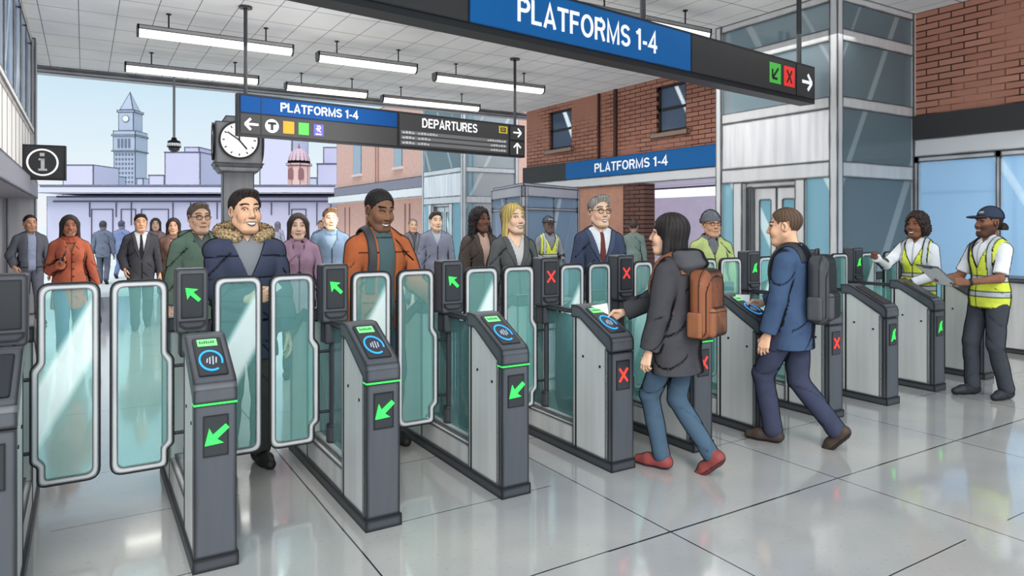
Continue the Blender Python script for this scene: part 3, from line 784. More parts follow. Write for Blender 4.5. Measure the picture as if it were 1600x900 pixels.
spec = [('dark-housed gate cut off by the left edge of the picture', None), ('fare gate with a green arrow beside the two left-hand glass flaps, nearest of the row', 'go'),
        ('fare gate with a green arrow between the navy parka man and the orange jacket man', 'go'), ('fare gate with green arrows right of the orange jacket man', 'go'),
        ('fare gate with a red cross where the woman with the brown backpack holds her card', 'no'), ('fare gate with a red cross mostly hidden behind the woman with the brown backpack', 'no'),
        ('fare gate with a red cross where the man in the blue suit holds his card', 'no'), ('fare gate with a red cross directly behind the blue suit man', 'no'),
        ('fare gate with a small green mark, nearest right of the blue suit man', 'walk'), ('fare gate with a small green mark in front of the vest woman', 'walk'), ('last fare gate of the row, half behind the staff man with the clipboard', None)]
for i, X in enumerate(GX):
    g = proto if i == len(GX) - 1 else copy_tree(proto)
    g.location = (X, GY + (.0 if i < 9 else .05), 0)
    tag(g, spec[i][0], 'fare gate', 'fare gates in a row')
    st = spec[i][1]
    hd = [c for c in g.children if c.name.startswith('display_head')][0]
    ss = [c for c in g.children if c.name.startswith('status_screen')][0]
    if st == 'go':
        arrow_bold(MB(), 0, .62, .108, math.radians(-140), -.0165, -.010).build('green_arrow', green_led, ss)
        arrow_bold(MB(), 0, 1.205, .088, math.radians(135), .87 - .067, .87 - .062).build('green_arrow', green_led, hd)
        bx('status_strip', green_led, g, -.094, .094, -.010, .05, .764, .772)
    elif st == 'no':
        cross(MB(), 0, .62, .042, .013, -.0165, -.010).build('red_cross', red_led, ss)
        if i != 7: cross(MB(), 0, 1.205, .042, .012, .87 - .067, .87 - .062).build('red_cross', red_led, hd)
        if i == 5: bx('status_strip', green_led, g, -.094, .094, -.010, .05, .764, .772)
    elif st == 'walk':
        MB().prism([(-.03, .56), (.0, .585), (.03, .575), (.018, .63), (.03, .67), (.0, .65), (-.012, .61)], -.0165, -.010, 'y').build('green_mark', green_led, ss)
    if i in (7, 9):
        MB().prism([(-.03, 1.15), (.0, 1.165), (.03, 1.155), (.016, 1.20), (.03, 1.24), (.0, 1.225), (-.012, 1.19)], .87 - .067, .87 - .062, 'y').build('green_mark', green_led, hd)
    if i >= 8 or i == 0:
        for c in list(g.children_recursive):
            if c.name.split('.')[0] in ('display', 'display_text', 'tap_ring', 'tap_waves'): bpy.data.objects.remove(c)
    if i > 0:
        gap = X - GX[i - 1] - .19
        add_flap(g, -1, min(.30, gap * .455))
    if i < len(GX) - 1:
        gap = GX[i + 1] - X - .19
        add_flap(g, 1, min(.30, gap * .455))
# ------------------------------------------------------------------ the town beyond the open side
def facing(px0, px1, ytop, d, depth, m, name, label, cat, group=None, z0=0.0, shape=None):
    """a building whose long side looks toward the hall; returns its root. local x right, y away"""
    X0, Y0 = gp(px0, d)
    r = empty(name, (X0, Y0, 0), -YAW, label, cat, group)
    W = (px1 - px0) / FPX * d
    return r, W, zz(ytop, d)
lav1 = mat('haze_lavender', '#cfcade', .9, 0, .25, .05, 'far', .04); lav2 = mat('haze_lilac', '#c6c1d8', .9, 0, .25, .05, 'far', .04)  # distance haze put into the pale building colours
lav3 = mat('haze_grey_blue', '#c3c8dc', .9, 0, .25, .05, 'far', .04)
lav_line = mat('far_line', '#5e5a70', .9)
def win_grid(mb, x0, x1, z0, z1, nx, nz, fx=.5, fz=.5, y=-.05):
    for i in range(nx):
        for j in range(nz):
            a = x0 + (x1 - x0) * (i + .5 - fx / 2) / nx; b = z0 + (z1 - z0) * (j + .5 - fz / 2) / nz
            mb.box(a, a + (x1 - x0) * fx / nx, y, y + .1, b, b + (z1 - z0) * fz / nz)
    return mb
# clock tower
d = 300.0; k = d / FPX
tw = mat('tower_stone', '#b3bacb', .9, 0, .28, .05, 'far', .05); twd = mat('tower_dark', '#6f768c', .9)  # second tone: dark colour of windows, arches and dial rim
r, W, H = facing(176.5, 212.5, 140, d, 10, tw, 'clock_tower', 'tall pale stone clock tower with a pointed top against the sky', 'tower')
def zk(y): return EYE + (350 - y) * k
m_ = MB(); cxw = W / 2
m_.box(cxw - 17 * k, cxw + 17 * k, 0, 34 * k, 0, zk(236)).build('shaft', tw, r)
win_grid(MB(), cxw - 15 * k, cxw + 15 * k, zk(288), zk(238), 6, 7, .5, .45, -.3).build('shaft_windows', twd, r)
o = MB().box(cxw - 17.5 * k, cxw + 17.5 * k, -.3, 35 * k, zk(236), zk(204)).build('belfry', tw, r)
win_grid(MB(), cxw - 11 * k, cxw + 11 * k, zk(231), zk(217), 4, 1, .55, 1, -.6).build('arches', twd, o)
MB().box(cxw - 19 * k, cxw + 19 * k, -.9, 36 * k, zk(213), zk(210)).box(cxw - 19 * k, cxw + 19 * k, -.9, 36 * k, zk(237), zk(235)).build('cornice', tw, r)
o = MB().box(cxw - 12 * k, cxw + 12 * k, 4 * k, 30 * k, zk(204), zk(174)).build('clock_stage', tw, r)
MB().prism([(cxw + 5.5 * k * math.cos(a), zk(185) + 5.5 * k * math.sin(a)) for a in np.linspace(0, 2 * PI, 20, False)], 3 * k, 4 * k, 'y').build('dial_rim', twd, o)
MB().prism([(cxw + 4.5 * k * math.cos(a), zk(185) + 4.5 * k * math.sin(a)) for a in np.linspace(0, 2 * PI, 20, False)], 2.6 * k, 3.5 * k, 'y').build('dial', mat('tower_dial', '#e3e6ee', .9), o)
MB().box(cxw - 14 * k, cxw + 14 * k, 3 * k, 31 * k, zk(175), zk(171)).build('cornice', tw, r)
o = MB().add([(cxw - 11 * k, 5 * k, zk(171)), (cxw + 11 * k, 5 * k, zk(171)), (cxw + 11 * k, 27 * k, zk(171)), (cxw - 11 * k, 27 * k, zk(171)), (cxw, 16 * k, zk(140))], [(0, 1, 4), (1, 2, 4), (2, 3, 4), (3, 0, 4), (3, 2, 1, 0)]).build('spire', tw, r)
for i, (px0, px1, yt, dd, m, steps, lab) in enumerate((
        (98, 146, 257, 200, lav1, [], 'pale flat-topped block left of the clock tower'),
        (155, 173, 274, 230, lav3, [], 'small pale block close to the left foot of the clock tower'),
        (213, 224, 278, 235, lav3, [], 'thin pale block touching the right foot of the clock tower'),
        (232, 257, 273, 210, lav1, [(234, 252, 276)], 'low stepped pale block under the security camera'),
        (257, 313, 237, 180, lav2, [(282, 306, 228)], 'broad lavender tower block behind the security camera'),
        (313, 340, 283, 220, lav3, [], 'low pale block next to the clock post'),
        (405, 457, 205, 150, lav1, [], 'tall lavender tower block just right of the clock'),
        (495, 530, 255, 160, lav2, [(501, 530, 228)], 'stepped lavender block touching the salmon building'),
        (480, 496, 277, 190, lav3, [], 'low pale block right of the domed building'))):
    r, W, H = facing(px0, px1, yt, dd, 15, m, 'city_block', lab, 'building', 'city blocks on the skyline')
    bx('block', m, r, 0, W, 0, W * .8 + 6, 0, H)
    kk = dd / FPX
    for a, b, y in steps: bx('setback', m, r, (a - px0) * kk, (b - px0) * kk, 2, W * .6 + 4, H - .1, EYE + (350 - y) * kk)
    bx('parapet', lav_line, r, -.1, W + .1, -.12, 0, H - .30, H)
# domed building
d = 120.0; k = d / FPX
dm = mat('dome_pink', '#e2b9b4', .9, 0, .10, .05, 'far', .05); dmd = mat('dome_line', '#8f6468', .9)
r, W, H = facing(443, 481, 225, d, 6, dm, 'domed_building', 'small pink domed tower between the lavender blocks', 'building')
zd = lambda y: EYE + (350 - y) * k
c = W / 2
MB().prism([(c + 17 * k * math.cos(a), 17 * k + 17 * k * math.sin(a)) for a in np.linspace(PI / 8, 2 * PI + PI / 8, 8, False)], 0, zd(258), 'z').build('drum', dm, r)
MB().prism([(c + 20 * k * math.cos(a), 17 * k + 20 * k * math.sin(a)) for a in np.linspace(PI / 8, 2 * PI + PI / 8, 8, False)], zd(258), zd(254), 'z').build('cornice', dm, r)
MB().lathe([(17.5 * k * math.cos(a), 24 * k * math.sin(a)) for a in np.linspace(0, PI / 2 - .08, 8)], (c, 17 * k, zd(254)), 16).build('dome', mat('dome_lilac', '#d3b2bd', .9, 0, .1, .05), r, True)
MB().tube((c, 17 * k, zd(231)), (c, 17 * k, zd(222)), .25, .03).build('finial', dmd, r)
for xx in (-8, 8):
    pts = [(c + (xx - 4) * k, zd(280)), (c + (xx + 4) * k, zd(280)), (c + (xx + 4) * k, zd(267))] + [(c + (xx + 4 * math.cos(a)) * k, zd(267) + 5 * k * math.sin(a)) for a in np.linspace(0, PI, 8)] + [(c + (xx - 4) * k, zd(267))]
    MB().prism(pts, -1.6 * k + (1.5 * k), 2.5 * k, 'y').build('arched_window', dmd, r)
# low concourse with long bands
d = 40.0; k = d / FPX
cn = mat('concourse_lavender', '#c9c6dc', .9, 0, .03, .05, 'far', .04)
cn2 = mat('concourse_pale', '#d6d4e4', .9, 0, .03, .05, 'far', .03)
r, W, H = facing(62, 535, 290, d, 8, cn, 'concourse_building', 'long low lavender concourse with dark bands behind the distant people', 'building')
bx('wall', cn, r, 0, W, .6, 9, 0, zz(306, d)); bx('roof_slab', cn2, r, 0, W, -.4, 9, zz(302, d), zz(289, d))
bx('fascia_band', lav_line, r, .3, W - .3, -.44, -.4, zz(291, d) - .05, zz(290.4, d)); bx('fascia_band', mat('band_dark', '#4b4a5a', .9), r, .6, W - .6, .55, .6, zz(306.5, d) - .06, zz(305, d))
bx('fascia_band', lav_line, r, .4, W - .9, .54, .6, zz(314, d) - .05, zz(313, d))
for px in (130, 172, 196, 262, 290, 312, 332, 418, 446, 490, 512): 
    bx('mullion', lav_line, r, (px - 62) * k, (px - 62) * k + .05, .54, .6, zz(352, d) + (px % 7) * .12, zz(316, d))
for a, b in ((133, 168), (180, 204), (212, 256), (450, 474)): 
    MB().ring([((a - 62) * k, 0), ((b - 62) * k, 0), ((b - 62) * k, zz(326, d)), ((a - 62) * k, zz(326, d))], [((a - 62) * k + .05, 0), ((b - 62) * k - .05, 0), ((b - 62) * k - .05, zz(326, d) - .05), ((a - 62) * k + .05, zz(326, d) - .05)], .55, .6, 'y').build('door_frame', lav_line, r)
# salmon brick building along the right side of the plaza
XP = 12.2
ya, yb = y_on_x(XP, 657), y_on_x(XP, 526)
sal = mat('salmon_brick', '#deb3a5', .9, 0, .03, .1, 'mottle', .06)
r = empty('salmon_building', (XP, ya, 0), 0, 'salmon brick building with small windows between the two signs and the far elevator', 'building')
bx('wall', sal, r, 0, 6, -3.0, yb - ya, 0, 7.2)
bx('cornice', mat('slate_band', '#8d8a96', .8, 0, .03), r, -.15, 0, -3.0, yb - ya, 3.12, 3.62); bx('awning', mat('white_awning', '#eeecec', .8, 0, .03), r, -.5, 0, -3, yb - ya, 2.72, 3.12)
for p0, p1 in ((553, 565), (617, 629)):
    a, b = y_on_x(XP, p1) - ya, y_on_x(XP, p0) - ya
    wo = bx('window', mat('blue_grey_pane', '#9fb0bf', .4, 0, .02), r, -.04, .02, a, b, 4.2, 6.0)
    bx('sill', mat('pale_sill', '#e5cfc6', .8), wo, -.12, .02, a - .1, b + .1, 4.08, 4.2)
for px in (540, 547, 573, 588, 592, 634, 641):
    y_ = y_on_x(XP, px) - ya
    bx('pilaster', mat('salmon_dark', '#a87d72', .9), r, -.04, 0, y_, y_ + .08, .3 if px in (540, 547, 573, 634, 641) else 3.6, 2.5 if px in (540, 547, 573, 634, 641) else 7.1)
# ------------------------------------------------------------------ people: distance-field bodies and clothes
f32 = np.float32
class Fld:
    def __init__(s, lo, hi, h):
        s.h = h; s.lo = np.array(lo, float)
        ax = [np.arange(lo[i] - 2 * h, hi[i] + 3 * h, h).astype(f32) for i in range(3)]
        s.ax = ax; s.X = ax[0][:, None, None]; s.Y = ax[1][None, :, None]; s.Z = ax[2][None, None, :]
        s.F = np.full((len(ax[0]), len(ax[1]), len(ax[2])), .3, f32)
    def _sl(s, lo, hi):
        r = []
        for i in range(3):
            a = int(np.searchsorted(s.ax[i], lo[i])); b = int(np.searchsorted(s.ax[i], hi[i]))
            r.append(slice(max(0, a - 1), min(len(s.ax[i]), b + 1)))
        return tuple(r)
    def dist(s, p, sl):
        X, Y, Z = s.ax[0][sl[0]][:, None, None], s.ax[1][sl[1]][None, :, None], s.ax[2][sl[2]][None, None, :]
        if p['t'] == 'c':
            a, b = np.array(p['a'], float), np.array(p['b'], float); fy = p.get('fy', 1.0)
            a[1] /= fy; b[1] /= fy; Yq = Y / fy
            ba = b - a; L = max(float(ba @ ba), 1e-9)
            t = np.clip(((X - a[0]) * ba[0] + (Yq - a[1]) * ba[1] + (Z - a[2]) * ba[2]) / L, 0, 1)
            d = np.sqrt((X - a[0] - t * ba[0]) ** 2 + (Yq - a[1] - t * ba[1]) ** 2 + (Z - a[2] - t * ba[2]) ** 2) - (p['r'] + (p['r2'] - p['r']) * t)
            if fy != 1.0: d = d * (fy + .15)
        elif p['t'] == 'e':
            c, r = p['c'], p['r']
            x, y, z = X - c[0], Y - c[1], Z - c[2]
            k0 = np.sqrt((x / r[0]) ** 2 + (y / r[1]) ** 2 + (z / r[2]) ** 2); k1 = np.sqrt((x / r[0] ** 2) ** 2 + (y / r[1] ** 2) ** 2 + (z / r[2] ** 2) ** 2)
            d = k0 * (k0 - 1) / np.maximum(k1, 1e-6)
        else:
            c, b, rr = p['c'], p['b'], p['rr']
            q = [np.abs(X - c[0]) - b[0] + rr, np.abs(Y - c[1]) - b[1] + rr, np.abs(Z - c[2]) - b[2] + rr]
            d = np.sqrt(np.maximum(q[0], 0) ** 2 + np.maximum(q[1], 0) ** 2 + np.maximum(q[2], 0) ** 2) + np.minimum(np.maximum(np.maximum(q[0], q[1]), q[2]), 0) - rr
        if 'clip' in p:
            pt, n = p['clip']; d = np.maximum(d, (X - pt[0]) * n[0] + (Y - pt[1]) * n[1] + (Z - pt[2]) * n[2])
        return d
    def add(s, prims):
        for p in prims:
            lo, hi = pbox(p); k = p.get('k', .02); m = k + 2.5 * s.h
            sl = s._sl([v - m for v in lo], [v + m for v in hi])
            if any(q.stop - q.start < 1 for q in sl): continue
            d = s.dist(p, sl); A = s.F[sl]
            if p.get('sub'):
                h = np.clip(.5 - .5 * (A + d) / max(k, 1e-4), 0, 1); s.F[sl] = A * (1 - h) - d * h + k * h * (1 - h)
            else:
                h = np.clip(.5 + .5 * (d - A) / max(k, 1e-4), 0, 1); s.F[sl] = d * (1 - h) + A * h - k * h * (1 - h)
        return s
    def cut(s, d): s.F = np.maximum(s.F, -d).astype(f32); return s      # remove where d < 0
    def keep(s, d): s.F = np.maximum(s.F, d).astype(f32); return s
    def wrinkle(s, amp, f=(9, 8, 14), ph=0.0):
        a = np.sin(s.X * f[0] + 1.3 + ph + 1.5 * np.sin(s.Z * 5 + ph)) * np.sin(s.Y * f[1] + .4 + ph) ; b = np.sin(s.Z * f[2] + 2.0 * np.sin(s.X * 7 + ph) + ph)
        s.F = (s.F + amp * (a * .4 + b * .6)).astype(f32)
        # a few sharp folds
        sn = np.sin(s.Z * 15 + np.abs(s.X) * 16 + 3 * s.Y + ph * 3); mk = sstep(.12, .30, np.sin(s.X * 14 + ph * 2 + .6) * np.sin(s.Z * 8 + ph * 5 + 1.0) + .25 * np.sin(s.Y * 12 + ph))
        s.F = (s.F + amp * 1.1 * np.exp(-(sn / .26) ** 2) * mk).astype(f32); return s
    def mesh(s):
        F = s.F; B = F < 0
        nx, ny, nz = F.shape
        c = [B[i:nx - 1 + i, j:ny - 1 + j, k:nz - 1 + k] for i in (0, 1) for j in (0, 1) for k in (0, 1)]
        any_ = c[0].copy(); all_ = c[0].copy()
        for q in c[1:]: any_ |= q; all_ &= q
        M = any_ & ~all_
        idx = np.argwhere(M)
        if len(idx) == 0: return np.zeros((0, 3)), np.zeros((0, 4), int), np.zeros(0)
        vid = -np.ones(M.shape, np.int32); vid[M] = np.arange(len(idx))
        corner = {}
        for i in (0, 1):
            for j in (0, 1):
                for k in (0, 1): corner[(i, j, k)] = F[idx[:, 0] + i, idx[:, 1] + j, idx[:, 2] + k]
        acc = np.zeros((len(idx), 3)); cnt = np.zeros(len(idx))
        for ax in range(3):
            o = [q for q in range(3) if q != ax]
            for u in (0, 1):
                for v in (0, 1):
                    k0 = [0, 0, 0]; k0[o[0]] = u; k0[o[1]] = v; k1 = list(k0); k1[ax] = 1
                    f0, f1 = corner[tuple(k0)], corner[tuple(k1)]
                    m = (f0 < 0) != (f1 < 0)
                    t = np.where(m, f0 / np.where(m, f0 - f1, 1), 0)
                    P = np.zeros((len(idx), 3)); P[:, o[0]] = u; P[:, o[1]] = v; P[:, ax] = t
                    acc[m] += P[m]; cnt[m] += 1
        V = (idx + acc / np.maximum(cnt, 1)[:, None]) * s.h + np.array([s.ax[0][0], s.ax[1][0], s.ax[2][0]])
        quads = []
        for ax in range(3):
            o = [(ax + 1) % 3, (ax + 2) % 3]
            sa = [slice(None)] * 3; sb = [slice(None)] * 3
            sa[ax] = slice(0, -1); sb[ax] = slice(1, None)
            for q in o:
                sa[q] = slice(1, -1); sb[q] = slice(1, -1)
            A, Bb = B[tuple(sa)], B[tuple(sb)]
            E = np.argwhere(A != Bb)
            if len(E) == 0: continue
            base = E.copy(); base[:, o[0]] += 1; base[:, o[1]] += 1
            flip = A[tuple(E.T)]
            def cell(d0, d1):
                q = base.copy(); q[:, o[0]] -= d0; q[:, o[1]] -= d1; return vid[tuple(q.T)]
            Q = np.stack([cell(1, 1), cell(0, 1), cell(0, 0), cell(1, 0)], 1)
            Q[~flip] = Q[~flip][:, ::-1]
            quads.append(Q)
        Q = np.concatenate(quads) if quads else np.zeros((0, 4), int)
        i, j, k = [np.clip(idx[:, q], 1, F.shape[q] - 2) for q in range(3)]
        lap = (F[i + 1, j, k] + F[i - 1, j, k] + F[i, j + 1, k] + F[i, j - 1, k] + F[i, j, k + 1] + F[i, j, k - 1] - 6 * F[i, j, k]) / (s.h * s.h)
        return V, Q, lap
def pbox(p):
    if p['t'] == 'c':
        r = max(p['r'], p['r2']); fy = max(1.0, p.get('fy', 1.0))
        return [min(p['a'][i], p['b'][i]) - r * fy for i in range(3)], [max(p['a'][i], p['b'][i]) + r * fy for i in range(3)]
    b = p['r'] if p['t'] == 'e' else p['b']
    return [p['c'][i] - b[i] for i in range(3)], [p['c'][i] + b[i] for i in range(3)]
def bounds(prims):
    lo = np.min([pbox(p)[0] for p in prims], 0); hi = np.max([pbox(p)[1] for p in prims], 0); return lo, hi
def cap_(a, b, r, r2=None, k=.02, **kw): return dict(t='c', a=tuple(a), b=tuple(b), r=r, r2=r if r2 is None else r2, k=k, **kw)
def ell(c, r, k=.02, **kw): return dict(t='e', c=tuple(c), r=tuple(r), k=k, **kw)
def rbox(c, b, rr, k=.01, **kw): return dict(t='b', c=tuple(c), b=tuple(b), rr=rr, k=k, **kw)
def fld(prims, h, pad=.0):
    lo, hi = bounds([p for p in prims if not p.get('sub')]); return Fld(lo - pad, hi + pad, h).add(prims)
def attr_mat(name, rough, spec, rim=.55, edge=.36, val=.97):
    """colour comes from the mesh's painted vertices; cloth and skin darken softly toward their contour"""
    t = NT(name)
    a = t.n('ShaderNodeAttribute', attribute_name='Col').outputs['Color']
    lw = t.n('ShaderNodeLayerWeight', {'Blend': .5}).outputs['Facing']
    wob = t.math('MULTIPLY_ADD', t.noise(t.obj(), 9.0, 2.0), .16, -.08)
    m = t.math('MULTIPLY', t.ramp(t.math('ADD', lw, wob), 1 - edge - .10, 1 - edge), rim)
    br = t.noise(t.obj(), 6.0, 3.0)
    a = t.n('ShaderNodeHueSaturation', {'Saturation': .92, 'Value': val, 'Color': a}).outputs[0]
    c = t.mix(t.math('MULTIPLY', t.ramp(br, .50, .58), .14), a, (.02, .02, .03))
    return t.done(t.mix(m, c, INK), rough, 0, spec)
cloth_m = attr_mat('woven_cloth', .9, .12, .92)
skin_m = attr_mat('skin', .75, .15, .9, .22, 1.14)
hair_m = attr_mat('hair_strands', .6, .3, .9)
leather_m = attr_mat('leather', .55, .3, .92)
def to_obj(name, parts, m, parent, smooth=True):
    """parts: list of (V, Q, col) joined into one mesh object"""
    V = np.concatenate([p[0] for p in parts]); off = 0; Qs = []
    for p in parts: Qs.append(p[1] + off); off += len(p[0])
    Q = np.concatenate(Qs); col = np.concatenate([p[2] for p in parts])
    me = bpy.data.meshes.new(name)
    me.vertices.add(len(V)); me.vertices.foreach_set('co', V.astype(f32).ravel())
    me.loops.add(len(Q) * 4); me.loops.foreach_set('vertex_index', Q.astype(np.int32).ravel())
    me.polygons.add(len(Q)); me.polygons.foreach_set('loop_start', np.arange(0, len(Q) * 4, 4, dtype=np.int32))
    try: me.polygons.foreach_set('loop_total', np.full(len(Q), 4, np.int32))
    except Exception: pass
    me.update(calc_edges=True); me.validate()
    me.polygons.foreach_set('use_smooth', np.full(len(me.polygons), smooth))
    at = me.attributes.new('Col', 'FLOAT_COLOR', 'POINT')
    at.data.foreach_set('color', np.concatenate([col, np.ones((len(col), 1))], 1).astype(f32).ravel())
    me.materials.append(m)
    o = bpy.data.objects.new(name, me); C.objects.link(o)
    if parent: o.parent = parent
    return o
def sstep(a, b, x): t = np.clip((x - a) / (b - a), 0, 1); return t * t * (3 - 2 * t)
def V3(*a): return np.array(a, float)
def nrm(v): v = np.array(v, float); return v / max(1e-9, np.linalg.norm(v))
def ik(a, b, l1, l2, pole):
    a, b = np.array(a, float), np.array(b, float)
    d = b - a; L = np.linalg.norm(d); Lm = min(L, (l1 + l2) * .998)
    u = d / max(L, 1e-6); b = a + u * Lm
    x = (l1 * l1 - l2 * l2 + Lm * Lm) / (2 * Lm); hgt = math.sqrt(max(l1 * l1 - x * x, 0))
    p = np.array(pole, float); p = p - u * (p @ u); p = nrm(p)
    return a + u * x + p * hgt, b
def rotm(yaw, pitch, roll=0.0):
    cy, sy, cp, sp = math.cos(yaw), math.sin(yaw), math.cos(pitch), math.sin(pitch)
    Rz = np.array([[cy, -sy, 0], [sy, cy, 0], [0, 0, 1]]); Rx = np.array([[1, 0, 0], [0, cp, -sp], [0, sp, cp]])
    cr, sr = math.cos(roll), math.sin(roll); Ry = np.array([[cr, 0, sr], [0, 1, 0], [-sr, 0, cr]])
    return Rz @ Rx @ Ry
# ---- head, in its own frame (face toward -y)
def head_field(h, fem, age=0.0, open_=0.0):
    j = .92 if fem else 1.0
    P = [ell((0, .015, .035), (.076, .095, .090), .02), ell((0, -.025, -.03), (.063 * j, .073, .085), .03),
         cap_((-.020 * j, -.066, -.098), (.020 * j, -.066, -.098), .025 * j, k=.03),
         cap_((-.055 * j, .0, -.055), (-.022 * j, -.05, -.095), .022 * j, k=.03), cap_((.055 * j, .0, -.055), (.022 * j, -.05, -.095), .022 * j, k=.03),
         ell((.040, -.064, -.028), (.024, .024, .026), .022), ell((-.040, -.064, -.028), (.024, .024, .026), .022),
         cap_((-.036, -.078, .036), (.036, -.078, .036), .009 if fem else .012, k=.014),
         ell((.032, -.094, .010), (.018, .016, .012), .012, sub=True), ell((-.032, -.094, .010), (.018, .016, .012), .012, sub=True),
         cap_((0, -.088, .018), (0, -.108, -.022), .008, .0125, k=.012), ell((.012, -.096, -.027), (.010, .012, .009), .008), ell((-.012, -.096, -.027), (.010, .012, .009), .008),
         cap_((-.018, -.090, -.057), (.018, -.090, -.057), .007, k=.008), cap_((-.014, -.089, -.074), (.014, -.089, -.074), .008, k=.008),
         ell((.079, .012, .0), (.011, .022, .032), .008), ell((-.079, .012, .0), (.011, .022, .032), .008),
         ell((.084, .004, .002), (.007, .012, .018), .004, sub=True), ell((-.084, .004, .002), (.007, .012, .018), .004, sub=True),
         cap_((0, .02, -.05), (0, .03, -.13), .050 * (.88 if fem else 1), .052 * (.88 if fem else 1), k=.02)]
    return fld(P, h)
def head_colour(V, lap, S):
    skin = np.array(lin(S['skin'])); n = len(V); x, y, z = V[:, 0], V[:, 1], V[:, 2]; ax = np.abs(x)
    c = np.tile(skin, (n, 1))
    fr = y < -.035
    def put(m, col, a=1.0):
        a = np.where(m, a, 0.0)[:, None]; c[:] = c * (1 - a) + np.array(col) * a
    blush = np.exp(-((ax - .043) ** 2 + (z + .03) ** 2) / (2 * .018 ** 2)) * fr * .30
    put(blush > 0, skin * np.array([1.0, .62, .55]), blush)
    # cool side shadow tone under cheek and jaw
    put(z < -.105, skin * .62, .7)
    if S.get('beard'):
        b = sstep(-.02, -.045, z - .55 * (ax - .03)) * (y < .02) * (z > -.135)
        b = np.where((ax < .024) & (np.abs(z + .065) < .010), b * .2, b)
        put(b > 0, np.array(lin(S.get('beardcol', '#3a2a22'))), b * S['beard'])
    hb = np.array(lin(S.get('brow', S.get('haircol', '#2a211d')))) * .6
    zb = .0385 + .006 * (1 - ((ax - .030) / .022) ** 2)
    put(fr & (np.abs(z - zb) < (.0046 if not S.get('fem') else .0034)) & (ax > .012) & (ax < .053), hb)
    ex = (ax - .032); rr = np.sqrt(ex ** 2 + ((z - .011) * 1.25) ** 2)
    put(fr & (rr > .0125) & (rr < .0175) & (z > .013), (.01, .008, .008))
    put(fr & (rr > .0125) & (rr < .016) & (z <= .009), skin * .55, .8)
    sm, op = S.get('smile', .6), S.get('open', 0.0)
    w = .031
    zc = -.067 + sm * 9.5 * x * x; pr = np.clip(1 - (x / w) ** 2, 0, 1)
    t = .0085 * pr * op
    lipc = np.array(lin(S.get('lip', '#9c5a4c')))
    put(fr & (ax < w) & (np.abs(z - zc) < t + .0062 * pr + .001) & (y < -.06), lipc)
    put(fr & (ax < w) & (np.abs(z - zc) < t + .0016) & (y < -.06), (.015, .006, .006))
    if op > 0: put(fr & (ax < w * .86) & (z - zc < t * .9) & (z - zc > -t * .55) & (y < -.06), (.85, .83, .80))
    # smile folds
    if sm > .5 and not S.get('fem'):
        fx = .034 + .12 * np.clip(-.03 - z, 0, .05); put(fr & (np.abs(ax - fx) < .0022) & (z < -.034) & (z > -.068), skin * .35, .75)
    put(fr & (ax < .018) & (z > -.0395) & (z < -.0335) & (y < -.085), skin * .22, .85)
    put(fr & (x > .0105) & (x < .0145) & (z > -.024) & (z < .022) & (y < -.075), skin * .5, .5)  # shading line painted down one side of the nose
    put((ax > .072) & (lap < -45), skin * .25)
    return c
